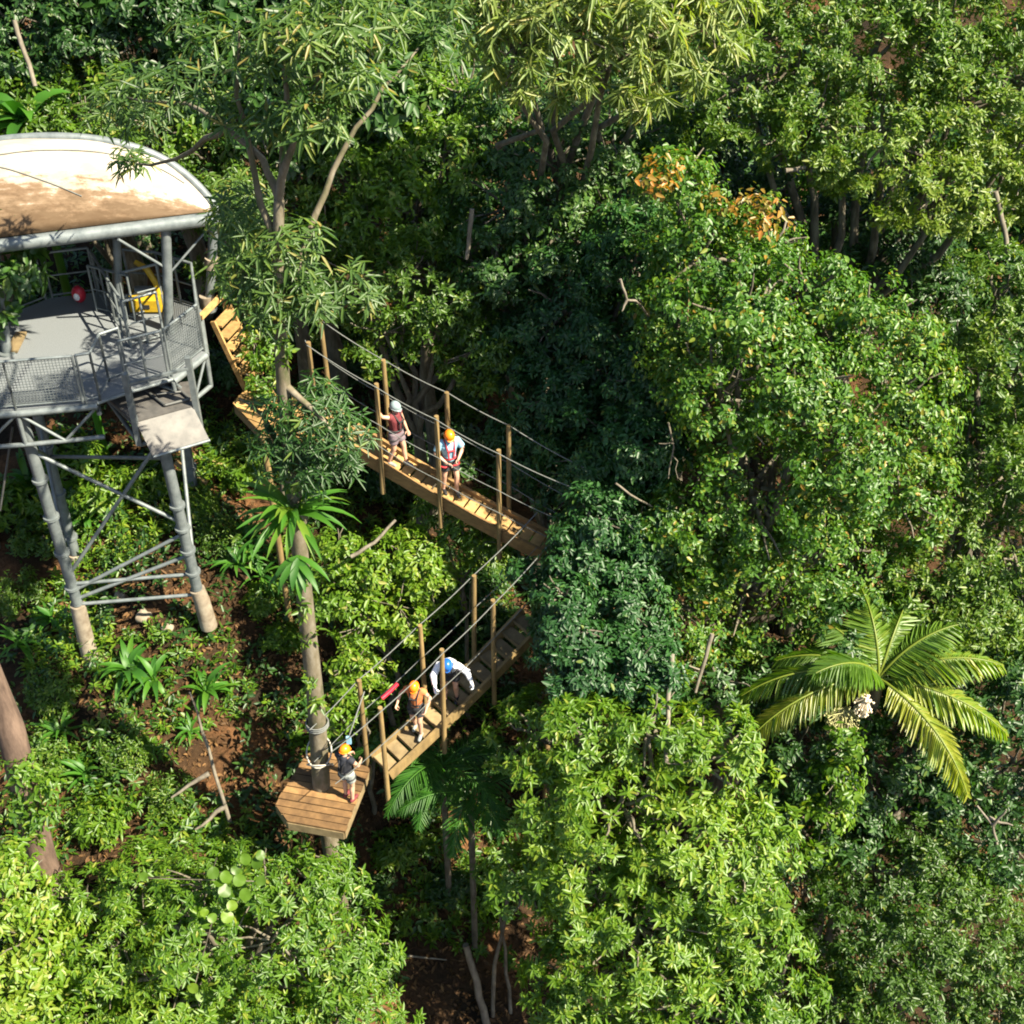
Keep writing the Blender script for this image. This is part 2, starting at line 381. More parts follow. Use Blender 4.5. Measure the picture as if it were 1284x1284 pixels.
def strap_arrays(base, n, L, W, g, rise=(20, 65), az=None):
    """bird's nest / ginger style strap leaves as chains of three blades"""
    a = g.uniform(0, 6.28, n) if az is None else g.uniform(az[0], az[1], n); e = np.radians(g.uniform(rise[0], rise[1], n))
    Ls = L * g.uniform(.7, 1.1, n); h = np.stack([np.cos(a), np.sin(a), np.zeros(n)], 1); z = np.array([0, 0, 1.0])
    return h, e, Ls
def strap_object(name, base, n, L, W, g, mat, parent=None, origin=None, rise=(15, 65), az=None, fall=1.2, tint=.5, seg=6):
    h, e, Ls = strap_arrays(base, n, L, W, g, rise, az); V = []; F = []; T = []
    for i in range(n):
        p = np.array(base, float) + g.normal(0, .03, 3); side = np.array([-h[i][1], h[i][0], 0]); b0 = len(V); tw = g.normal(0, .2)
        for j in range(seg + 1):
            t = j / seg; el = e[i] - fall * t ** 1.3 * (.8 + .4 * ((i * 37) % 10) / 10)
            if j: p = p + (h[i] * math.cos(el) + np.array([0, 0, math.sin(el)])) * Ls[i] / seg
            w = W * math.sin(math.pi * min(1, .12 + .86 * t) ** .9) * (.6 if j == 0 else 1) + .004
            up = np.array([0, 0, 1.0]) * math.cos(el) - h[i] * math.sin(el); sd = side * math.cos(tw) + up * math.sin(tw)
            V += [p - sd * w / 2 + up * w * .14, p, p + sd * w / 2 + up * w * .14]
            if j:
                a = b0 + 3 * (j - 1); c = b0 + 3 * j
                F += [(a, a+1, c+1, c), (a+1, a+2, c+2, c+1)]; 
        T += [np.clip(tint + g.normal(0, .18), 0, 1)] * (2 * seg)
    mb = MB(); mb.v = [tuple(map(float, v)) for v in V]; mb.f = F; mb.t = T; mb.smooth = [True] * len(F)
    STATS['leaves'] += n
    return mb.build(name, M[mat], parent)
# ------------------------------------------------------------------ sky, sun, camera, terrain
SUN = np.array([.60, -.30, .74]); SUN = SUN / np.linalg.norm(SUN)
sc = bpy.context.scene
w = bpy.data.worlds.new('World'); sc.world = w; w.use_nodes = True
nt = w.node_tree; bg = nt.nodes['Background']
sky = nt.nodes.new('ShaderNodeTexSky'); sky.sky_type = 'NISHITA'; sky.sun_disc = False
sky.sun_elevation = math.asin(SUN[2]); sky.sun_rotation = math.atan2(SUN[0], SUN[1])
nt.links.new(sky.outputs[0], bg.inputs[0]); bg.inputs[1].default_value = 0.06
sl = bpy.data.lights.new('sun', 'SUN'); sl.energy = 5.0; sl.angle = R(.53); sl.color = (1, .90, .70)
so = bpy.data.objects.new('sun', sl); so.rotation_euler = Vector([float(v) for v in SUN]).to_track_quat('Z', 'Y').to_euler(); so.location = (20, 0, 60); link(so)
cd = bpy.data.cameras.new('camera'); cd.sensor_width = 36; cd.lens = 36 * FPX / 1284; cd.clip_end = 2000; cd.clip_start = .1
co = bpy.data.objects.new('camera', cd); co.location = (0, 0, CZ); co.rotation_euler = (R(90) - PITCH, 0, 0); link(co); sc.camera = co
sc.view_settings.view_transform = 'Standard'; sc.view_settings.look = 'None'; sc.view_settings.gamma = 1; sc.view_settings.use_curve_mapping = False
sc.view_settings.exposure = 1.86
sc.cycles.filter_width = 1.9; sc.cycles.max_bounces = 7; sc.cycles.diffuse_bounces = 3; sc.cycles.glossy_bounces = 2; sc.cycles.transmission_bounces = 3
sc.cycles.caustics_reflective = False; sc.cycles.caustics_refractive = False
try: sc.cycles.use_denoising = True; sc.cycles.denoiser = 'OPENIMAGEDENOISE'
except Exception: pass

def terrain():
    xs = np.concatenate([np.linspace(-400, -26, 18), np.linspace(-25, 25, 151), np.linspace(26, 400, 18)])
    ys = np.concatenate([np.linspace(-300, 2, 18), np.linspace(3, 55, 157), np.linspace(56, 500, 24)])
    X, Y = np.meshgrid(xs, ys); Z = ground(X, Y)
    Z = Z + .06 * np.sin(X * 5.1 + Y) * np.sin(Y * 4.7) + .04 * np.sin(X * 9.3 - Y * 3) 
    v = np.stack([X, Y, Z], -1).reshape(-1, 3); nx = len(xs)
    f = [(j*nx+i, j*nx+i+1, (j+1)*nx+i+1, (j+1)*nx+i) for j in range(len(ys)-1) for i in range(nx-1)]
    me = bpy.data.meshes.new('forest_floor'); me.from_pydata(v.tolist(), [], f); me.polygons.foreach_set('use_smooth', np.ones(len(f), bool))
    m, nt, b, out = newmat('forest_soil')
    tc = nt.nodes.new('ShaderNodeTexCoord')
    n1 = nt.nodes.new('ShaderNodeTexNoise'); n1.inputs['Scale'].default_value = .55; n1.inputs['Detail'].default_value = 5
    n2 = nt.nodes.new('ShaderNodeTexNoise'); n2.inputs['Scale'].default_value = 9; n2.inputs['Detail'].default_value = 8; n2.inputs['Roughness'].default_value = .75
    nt.links.new(tc.outputs['Object'], n1.inputs[0]); nt.links.new(tc.outputs['Object'], n2.inputs[0])
    r1 = ramp(nt, [(.35, (.018, .014, .009)), (.54, (.050, .030, .016)), (.72, (.17, .085, .038))], n1.outputs[0])
    r2 = ramp(nt, [(.3, (.35, .33, .3)), (.7, (1.4, 1.3, 1.2))], n2.outputs[0])
    mx = nt.nodes.new('ShaderNodeMix'); mx.data_type = 'RGBA'; mx.blend_type = 'MULTIPLY'; mx.inputs[0].default_value = 1
    nt.links.new(r1.outputs[0], mx.inputs[6]); nt.links.new(r2.outputs[0], mx.inputs[7]); nt.links.new(mx.outputs[2], b.inputs['Base Color'])
    b.inputs['Roughness'].default_value = .95; b.inputs['Specular IOR Level'].default_value = .15
    bp = nt.nodes.new('ShaderNodeBump'); bp.inputs['Strength'].default_value = .8; bp.inputs['Distance'].default_value = .08
    nt.links.new(n2.outputs[0], bp.inputs['Height']); nt.links.new(bp.outputs[0], b.inputs['Normal'])
    me.materials.append(m); o = bpy.data.objects.new('forest_floor', me); link(o); tag(o, None, None, kind='structure')
terrain()
# ------------------------------------------------------------------ the steel jump tower
def A3(*a): return np.array(a, float)
UPZ = A3(0, 0, 1)
ZD = 14.5
def build_tower():
    o0 = PZ(110, 460, ZD)
    root = empty('jump_tower', (o0[0], o0[1], float(ground(o0[0], o0[1]))), 'grey galvanised steel lookout tower with curved white fabric roof, railed deck and tilted metal flap', 'tower')
    poly_px = [(-90, 520), (20, 513), (121, 503), (165, 488), (216, 473), (257, 440), (249, 386), (205, 372), (125, 366), (62, 374), (0, 399), (-90, 425)]
    P = [PZ(x, y, ZD) for x, y in poly_px]
    mb = MB(); mb.prism([(p[0], p[1]) for p in P], ZD - .06, ZD); mb.build('deck_floor', M['grating'], root)
    # edge beams + truss
    mb = MB()
    n = len(P)
    for i in range(n):
        a, b = P[i], P[(i + 1) % n]
        if i in (2, 3): mb.tube([a - UPZ * .05, b - UPZ * .05], .04, 8, .5); continue
        mb.tube([a - UPZ * .11, b - UPZ * .11], .075, 8, .6); mb.tube([a - UPZ * .85, b - UPZ * .85], .05, 8, .45)
        L = np.linalg.norm(b - a); k = max(2, int(round(L / .75)))
        for j in range(k):
            s = a + (b - a) * j / k; e = a + (b - a) * (j + 1) / k
            lo, hi = (-.85, -.11)
            if j % 2 == 0: mb.tube([s + UPZ * hi, e + UPZ * lo], .032, 6, .6)
            else: mb.tube([s + UPZ * lo, e + UPZ * hi], .032, 6, .6)
        mb.tube([a - UPZ * .11, a - UPZ * .85], .045, 6, .5)
    cen = sum(P) / n
    for i in range(0, n, 2):
        mb.tube([P[i] - UPZ * .3, cen - UPZ * .3], .05, 6, .3)
    mb.build('deck_truss', M['steel'], root)
    # legs with flanges and concrete feet
    L1t = PZ(26, 520, ZD - .3); L1 = lambda z: A3(L1t[0] + .02 * (ZD - z), L1t[1], z)
    yL = L1t[1]
    f1 = PY(108, 806, yL); f1t = PY(97, 757, yL)
    R1t = PY(204, 556, PZ(203, 545, ZD - .6)[1] + .55); f2 = PY(258, 765, R1t[1]); f2t = PY(247, 738, R1t[1])
    B1t = PZ(20, 420, ZD - .3); fb = A3(B1t[0], B1t[1], float(ground(B1t[0], B1t[1])) + .3)
    B2t = PZ(200, 385, ZD - .3); fc = A3(B2t[0], B2t[1], float(ground(B2t[0], B2t[1])) + .3)
    def on(a, b, z): t = (z - a[2]) / (b[2] - a[2]); return a + (b - a) * t
    for a, b in ((L1t, f1t), (R1t, f2t), (B1t, fb), (B2t, fc)):
        mb = MB(); mb.tube([a, b], .118, 14, .4)
        for z in np.linspace(a[2] - 1.6, b[2] + .5, 4):
            q = on(a, b, z); mb.tube([q - UPZ * .03, q + UPZ * .03], .165, 14, .65)
        mb.build('leg', M['steel'], root)
    for a, b in ((f1t, f1), (f2t, f2), (fb, fb - UPZ * 1.2), (fc, fc - UPZ * 1.2)):
        mb = MB(); mb.tube([a + (b - a) * .02, a + (b - a) * .5, b - UPZ * .5], [.165, .175, .19], 14, .5); mb.build('concrete_foot', M['concrete'], root)
    br = [((L1t, f1t, 9.55), (R1t, f2t, 10.9)), ((L1t, f1t, 9.3), (R1t, f2t, 10.3)), ((L1t, f1t, 9.75), (R1t, f2t, 9.75)), ((L1t, f1t, 9.15), (R1t, f2t, 9.15)),
          ((L1t, f1t, 13.3), (R1t, f2t, 11.2)), ((L1t, f1t, 10.0), (R1t, f2t, 13.4)), ((L1t, f1t, 13.4), (B1t, fb, 11.0)), ((R1t, f2t, 13.4), (B2t, fc, 10.8)), ((B1t, fb, 13.3), (B2t, fc, 11.0)), ((L1t, f1t, 9.6), (B1t, fb, 11.9)), ((R1t, f2t, 9.5), (B2t, fc, 11.8)), ((B1t, fb, 11.0), (R1t, f2t, 12.9))]
    for (a, b, z0), (c, d, z1) in br:
        mb = MB(); mb.tube([on(a, b, z0), on(c, d, z1)], .042, 8, .5); mb.build('brace', M['steel'], root)
    # railings
    def railing(px, H=1.08, mesh=False, posts=.85, z=ZD, mid=1):
        pts = [PZ(x, y, z) for x, y in px]; mb = MB()
        for a, b in zip(pts[:-1], pts[1:]):
            L = np.linalg.norm(b - a); k = max(1, int(round(L / posts)))
            mb.tube([a + UPZ * H, b + UPZ * H], .03, 8, .7)
            for m_ in range(mid): mb.tube([a + UPZ * H * (m_ + 1) / (mid + 1), b + UPZ * H * (m_ + 1) / (mid + 1)], .018, 6, .5)
            mb.tube([a + UPZ * .08, b + UPZ * .08], .018, 6, .5)
            for j in range(k + 1):
                q = a + (b - a) * j / k; mb.tube([q, q + UPZ * H], .026, 8, .6)
            if mesh:
                m = int(L / .06)
                for j in range(1, m): 
                    q = a + (b - a) * j / m; mb.box(q + UPZ * .1, q + UPZ * (H - .03), .010, .010, up=(1, 0, 0), tint=.6)
                for j in range(1, int(H / .06)):
                    mb.box(a + UPZ * .06 * j, b + UPZ * .06 * j, .010, .010, tint=.6)
        mb.build('railing', M['steel'], root)
    railing([(-90, 520), (20, 513), (104, 506)], mesh=True, posts=2.0, mid=0)
    railing([(108, 505), (126, 502)], posts=.3)
    railing([(126, 502), (137, 478), (160, 470)], posts=.45)
    railing([(160, 487), (212, 474)], posts=.5, mesh=False)
    railing([(216, 472), (256, 440), (249, 387)], posts=.8, mesh=True, mid=0)
    railing([(249, 387), (205, 373), (165, 369)], posts=.5)
    railing([(163, 433), (145, 405), (126, 372)], posts=.5)
    railing([(122, 390), (170, 402)], posts=.6)
    railing([(165, 436), (206, 424)], posts=.35)
    railing([(160, 400), (206, 388)], posts=.6)
    railing([(122, 367), (66, 374)], posts=1.3)
    railing([(58, 376), (0, 399), (-90, 424)], posts=.9)
    # lower jump landing, its corner posts and cross bar, the tilted flap
    ZL = 14.15
    lp = [PZ(x, y, ZL) for x, y in ((133, 498), (168, 529), (246, 508), (236, 478), (190, 484))]
    mb = MB(); mb.prism([(p[0], p[1]) for p in lp], ZL - .05, ZL); mb.build('jump_landing', M['plate'], root)
    c0 = PZ(169, 529, ZL); c1 = PZ(246, 508, ZL)
    mb = MB()
    for c in (c0, c1): mb.box(c - UPZ * .55, c + UPZ * 1.12, .11, .11, up=(0, 1, 0), tint=.5)
    mb.box(c0 + UPZ * .9 - .02, c1 + UPZ * .9 - .02, .07, .05, tint=.15)
    mb.tube([c0 - UPZ * .55, c1 - UPZ * .55], .05, 8, .5); mb.tube([c0 - UPZ * .5, PZ(133, 498, ZL - .6)], .05, 8, .5); mb.tube([c0 - UPZ * .1, PZ(133, 498, ZL - .6)], .035, 8, .5)
    mb.tube([c1 - UPZ * .5, PZ(216, 474, ZL - .6)], .05, 8, .5)
    mb.build('landing_frame', M['steel'], root)
    q = [PZ(171, 530, ZL - .02), PZ(242, 510, ZL - .02)]
    q += [PY(263, 552, q[1][1] - .35), PY(192, 573, q[0][1] - .35)]
    nrm = np.cross(q[1] - q[0], q[2] - q[1]); nrm /= np.linalg.norm(nrm); nrm *= (1 if nrm[2] > 0 else -1)
    mb = MB(); mb.add([p for p in q] + [p - nrm * .04 for p in q], [(0, 1, 2, 3), (7, 6, 5, 4), (0, 4, 5, 1), (1, 5, 6, 2), (2, 6, 7, 3), (3, 7, 4, 0)])
    fl = mb.build('flap', M['plate'], root)
    mb = MB(); mb.tube([q[3] + nrm * .015, q[2] + nrm * .015], .03, 8, .9); mb.build('edge_bar', M['steel'], fl)
    # tubular clutter on the landing: folded ladder frame
    mb = MB(); zz = ZL + .05
    r = [PZ(x, y, zz) for x, y in ((175, 483), (205, 470), (238, 500), (207, 508))]
    for a, b in ((0, 1), (1, 2), (3, 0), (2, 3)): mb.tube([r[a], r[b]], .03, 6, .3)
    for t in (.35, .7): mb.tube([r[1] + (r[2] - r[1]) * t, r[0] + (r[3] - r[0]) * t + UPZ * .12], .022, 6, .3)
    mb.build('ladder_frame', M['steel_dark'], root)
    # roof: eave pipe, arch pipe, fabric, columns
    ZE = 16.95
    e0 = PZ(276, 273, ZE); e1 = PZ(-260, 341, ZE)
    mb = MB(); mb.tube([e0, e1], .135, 16, .55); mb.build('eave_pipe', M['steel'], root)
    apx = [(273, 266), (262, 248), (240, 224), (205, 198), (165, 183), (120, 174), (75, 171), (30, 172), (-20, 178), (-80, 190), (-160, 215), (-260, 260)]
    apz = [ZE + .05, 17.2, 17.5, 17.85, 18.15, 18.3, 18.4, 18.4, 18.35, 18.2, 17.9, 17.4]
    arch = np.array([PZ(x, y, z) for (x, y), z in zip(apx, apz)])
    tt = np.linspace(0, 1, len(arch)); ts = np.linspace(0, 1, 40)
    arc = np.stack([np.interp(ts, tt, arch[:, i]) for i in range(3)], 1)
    for _ in range(3): arc[1:-1] = (arc[:-2] + 2 * arc[1:-1] + arc[2:]) / 4
    mb = MB(); mb.tube(arc, .085, 12, .6); mb.build('arch_pipe', M['steel'], root)
    mb = MB(); vs = []; NV = 18; fr = np.array([e0 + (e1 - e0) * s + A3(0, .05, .14) for s in ts ** 1.0])
    for i in range(40):
        for j in range(NV + 1):
            v = j / NV; p = fr[i] * (1 - v) + arc[i] * v; hz = (arc[i][2] - fr[i][2]); p[2] = fr[i][2] + hz * (1 - (1 - v) ** 2.6) + .05 * math.sin(math.pi * v) * min(1, i / 8) + .012 * math.sin(i * .8) * math.sin(v * 9)
            vs.append(p)
    # the fabric goes on down behind the arch to the back eave
    NB = 8
    for i in range(40):
        for j in range(1, NB + 1):
            v = j / NB; p = arc[i] + A3(.1, 1.5 * min(1, (i + 1) / 10), -1.9 * min(1, (i + 1) / 10)) * v; p[2] += .05 * math.sin(math.pi * v) * min(1, i / 10); vs.append(p)
    fs = [(i*(NV+1)+j, i*(NV+1)+j+1, (i+1)*(NV+1)+j+1, (i+1)*(NV+1)+j) for i in range(39) for j in range(NV)]
    b0 = 40 * (NV + 1)
    for i in range(39):
        for j in range(NB):
            a = b0 + i*NB + j - 1 if j else i*(NV+1) + NV; d = b0 + (i+1)*NB + j - 1 if j else (i+1)*(NV+1) + NV
            fs.append((a, b0 + i*NB + j, b0 + (i+1)*NB + j, d))
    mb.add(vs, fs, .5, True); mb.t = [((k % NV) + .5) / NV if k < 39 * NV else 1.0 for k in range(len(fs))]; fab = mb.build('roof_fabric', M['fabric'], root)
    sol = fab.modifiers.new('thickness', 'SOLIDIFY'); sol.thickness = .02
    mb = MB()
    for i0, i1 in ((14, 18), (22, 25)):
        k0, k1 = i0 * (NV + 1), 0
    for s0, s1, v0, v1 in ((.17, .62, .82, .62), (.36, .62, .22, .50)):
        pts = []
        for k in range(14):
            s = s0 + (s1 - s0) * k / 13; v = v0 + (v1 - v0) * k / 13; i = min(38, int(s * 39)); fi = s * 39 - i; j = min(NV - 1, int(v * NV)); fj = v * NV - j
            g4 = lambda a, b: np.array(vs[a * (NV + 1) + b])
            pts.append((g4(i, j) * (1 - fi) + g4(i + 1, j) * fi) * (1 - fj) + (g4(i, j + 1) * (1 - fi) + g4(i + 1, j + 1) * fi) * fj + UPZ * .016)
        mb.tube(pts, .012, 5, .2)
    mb.build('seam', M['rope'], root)
    def col(bx, by, tx, ty, r, zb=ZD, zt=ZE):
        a = PZ(bx, by, zb); t = PY(tx, ty, a[1]); t[2] = min(t[2], zt + .3)
        mb = MB(); mb.tube([a, t], r, 12, .5); mb.tube([a, a + UPZ * .04], r * 1.9, 12, .4); mb.build('column', M['steel'], root); return a, t
    a1, t1 = col(212, 414, 208, 287, .10)
    a2, t2 = col(151, 398, 146, 298, .085)
    a3, t3 = col(262, 388, 268, 282, .10, 14.2)
    a4, t4 = col(9, 442, -8, 318, .10)
    mb = MB(); mb.tube([a3 + (t3 - a3) * .5, a3 + (t3 - a3) * .62], .15, 12, .7); mb.build('column_collar', M['concrete'], root)
    mb = MB(); mb.tube([a3, a3 + UPZ * .35], .16, 12, .2); mb.build('column_foot', M['concrete'], root)
    mb = MB(); p = t1 - (t1 - a1) * .45
    mb.tube([PZ(148, 300, ZE - .1), a1 + (t1 - a1) * .62], .03, 6, .6); mb.tube([p, t1 + A3(.9, .5, -.05)], .025, 6, .6); mb.build('roof_strut', M['steel'], root)
    mb = MB(); s = a3 + (t3 - a3) * .5; mb.tube([s, PZ(318, 405, 13.2)], .018, 6, .8); mb.build('stay_cable', M['rope'], root)
    mb = MB(); s = PZ(-30, 520, 13.6); mb.tube([PZ(16, 535, 13.7), PY(0, 640, PZ(16, 535, 13.7)[1])], .025, 6, .3); mb.build('hanging_rope', M['steel_dark'], root)

    # things standing on the deck
    b = PZ(101, 379, ZD)
    r2 = empty('bag', b, 'small red equipment bag with white patch on the tower deck near the back railing', 'bag')
    mb = MB(); mb.ball(b + UPZ * .20, (.15, .12, .20), .5, 12, 8); mb.build('bag_body', M['red'], r2)
    mb = MB(); mb.ball(b + A3(-.02, -.105, .19), (.07, .03, .09), .5, 10, 6); mb.build('patch', M['white'], r2)
    mb = MB(); mb.tube([b + A3(-.08, 0, .36), b + A3(-.05, 0, .45), b + A3(.05, 0, .45), b + A3(.08, 0, .36)], .014, 6, .3); mb.build('handle', M['harness_black'], r2)
    b = PZ(186, 388, ZD)
    r2 = empty('winch', b, 'yellow winch machine with a bent yellow arm behind the tower deck railing', 'machine')
    mb = MB(); mb.box(b + A3(-.32, 0, .20), b + A3(.32, 0, .20), .42, .36, bev=.05); mb.build('housing', M['yellow'], r2)
    mb = MB(); mb.box(b + A3(-.08, -.215, .19), b + A3(.10, -.215, .19), .02, .09); mb.build('slot', M['harness_black'], r2)
    mb = MB(); mb.tube([b + A3(.28, 0, .38), b + A3(.26, .03, .62), b + A3(.10, .06, .95), b + A3(-.12, .1, 1.08)], [.07, .075, .07, .05], 8); mb.build('arm', M['yellow'], r2)
    mb = MB(); mb.tube([b + A3(-.2, .02, .44), b + A3(.14, .02, .44)], .10, 14); mb.build('drum', M['steel'], r2)
    a = PZ(15, 441, ZD + .05); c = PZ(27, 417, ZD + .05)
    mb = MB(); mb.box(a, c, .22, .05, tint=.2); tag(mb.build('plank', M['timber_grey'], None), 'short weathered brown board lying on the left of the tower deck', 'board')
    return e0
def fabric_mat():
    m, nt, b, out = newmat('fabric')
    tc = nt.nodes.new('ShaderNodeTexCoord'); mp = nt.nodes.new('ShaderNodeMapping'); mp.inputs['Scale'].default_value = (.7, 2.2, 2.2); nt.links.new(tc.outputs['Object'], mp.inputs[0])
    n = nt.nodes.new('ShaderNodeTexNoise'); n.inputs['Scale'].default_value = 1.5; n.inputs['Detail'].default_value = 7; n.inputs['Roughness'].default_value = .7; nt.links.new(mp.outputs[0], n.inputs[0])
    r0 = ramp(nt, [(.40, (.29, .25, .20)), (.60, (.38, .35, .30))], n.outputs[0])
    # leaf shadow and some staining painted as brown streaks along the lower edge
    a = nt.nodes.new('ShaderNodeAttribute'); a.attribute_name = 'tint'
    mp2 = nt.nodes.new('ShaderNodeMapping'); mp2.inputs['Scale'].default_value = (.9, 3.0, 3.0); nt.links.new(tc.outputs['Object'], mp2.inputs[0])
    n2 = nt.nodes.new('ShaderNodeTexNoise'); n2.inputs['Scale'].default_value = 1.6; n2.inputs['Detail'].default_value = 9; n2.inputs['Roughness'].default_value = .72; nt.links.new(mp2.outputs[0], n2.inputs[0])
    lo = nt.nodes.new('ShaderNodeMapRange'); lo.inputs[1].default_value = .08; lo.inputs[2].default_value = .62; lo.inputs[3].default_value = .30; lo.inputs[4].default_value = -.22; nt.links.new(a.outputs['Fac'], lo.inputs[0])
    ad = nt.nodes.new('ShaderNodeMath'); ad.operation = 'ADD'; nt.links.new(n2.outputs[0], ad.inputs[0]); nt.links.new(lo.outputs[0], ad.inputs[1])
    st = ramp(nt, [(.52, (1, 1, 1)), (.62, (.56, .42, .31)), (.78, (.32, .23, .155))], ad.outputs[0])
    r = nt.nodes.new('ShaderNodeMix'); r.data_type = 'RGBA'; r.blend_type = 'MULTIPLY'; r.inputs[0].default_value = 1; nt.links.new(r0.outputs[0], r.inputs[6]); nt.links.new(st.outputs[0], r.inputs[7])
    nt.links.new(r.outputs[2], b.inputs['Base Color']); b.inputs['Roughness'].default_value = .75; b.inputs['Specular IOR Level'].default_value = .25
    return m
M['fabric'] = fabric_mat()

# ------------------------------------------------------------------ stairs, landing, bridges, platform
def staircase():
    a = PZ(266, 398, ZD - .05); b = PZ(308, 486, 12.80)
    root = empty('staircase', (b[0], b[1], b[2] - .3), 'short open wooden staircase dropping from the tower deck towards the rope bridge', 'stairs')
    d = b - a; dh = A3(d[0], d[1], 0); dh /= np.linalg.norm(dh); sd = A3(-dh[1], dh[0], 0)
    sd = sd if sd[0] > 0 else -sd
    Wd = .70
    for k in (0, 1):
        mb = MB(); mb.box(a + sd * Wd * k - UPZ * .10, b + sd * Wd * k - UPZ * .10, .05, .11, tint=.5 + .1 * k); mb.build('stringer', M['timber_light'], root)
    for i in range(6):
        t = (i + .7) / 6; p = a + d * t
        mb = MB(); mb.box(p + sd * .03 - UPZ * .02, p + sd * (Wd - .03) - UPZ * .02, .24, .05, tint=random.uniform(.3, .9)); mb.build('tread', M['timber_light'], root)
    mb = MB(); h0 = a + UPZ * .02 - dh * .12
    mb.box(h0 - sd * .25 + UPZ * .1, h0 + sd * (Wd + .1) + UPZ * .1, .10, .10, tint=.7); mb.box(h0 + sd * (Wd + .05) + UPZ * .1, h0 + sd * (Wd + .05) - UPZ * .5, .09, .09, up=(1, 0, 0), tint=.6)
    mb.build('head_beam', M['timber_light'], root)
    return a, b
def plank_deck(poly, z, name, label, cat, dirv, board=.14, gap=.014, th=.045, mat='timber', frame=True, posts=()):
    """boards clipped to a convex polygon"""
    poly = [np.array(p[:2]) for p in poly]; c = sum(poly) / len(poly); dirv = np.array(dirv) / np.linalg.norm(dirv); nv = np.array([-dirv[1], dirv[0]])
    root = empty(name, (c[0], c[1], z - th), label, cat)
    s = [float(np.dot(p - c, nv)) for p in poly]; x = min(s); mb = MB()
    def span(v):
        t = []
        for i in range(len(poly)):
            a, b = poly[i], poly[(i + 1) % len(poly)]; sa, sb = np.dot(a - c, nv) - v, np.dot(b - c, nv) - v
            if sa * sb < 0 or abs(sa) < 1e-9: f = sa / (sa - sb) if abs(sa - sb) > 1e-9 else 0; t.append(float(np.dot(a + (b - a) * f - c, dirv)))
        return (min(t), max(t)) if len(t) >= 2 else None
    while x + board < max(s):
        v0, v1 = x + gap / 2, x + board - gap / 2; A, B = span(v0 + 1e-4), span(v1 - 1e-4)
        if A and B:
            j = random.uniform(-.015, .015)
            q = [c + dirv * (A[0] + j) + nv * v0, c + dirv * (A[1] + j) + nv * v0, c + dirv * (B[1] + j) + nv * v1, c + dirv * (B[0] + j) + nv * v1]
            zz = z + random.uniform(-.006, .006); mb.prism([tuple(p) for p in q], zz - th, zz, random.uniform(.15, .95))
        x += board
    mb.build('deck_boards', M[mat], root)
    if frame:
        mb = MB(); ins = [c + (p - c) * .97 for p in poly]
        for i in range(len(ins)):
            a, b = ins[i], ins[(i + 1) % len(ins)]; mb.box((*a, z - th - .105), (*b, z - th - .105), .06, .20, tint=.4)
        mb.build('frame', M['timber_grey'], root)
    for p in posts:
        mb = MB(); g = float(ground(p[0], p[1])) - .3; mb.tube([(p[0], p[1], z - th - .01), (p[0], p[1], g)], .07, 8, .4); mb.build('post', M['timber_post'], root)
    return root
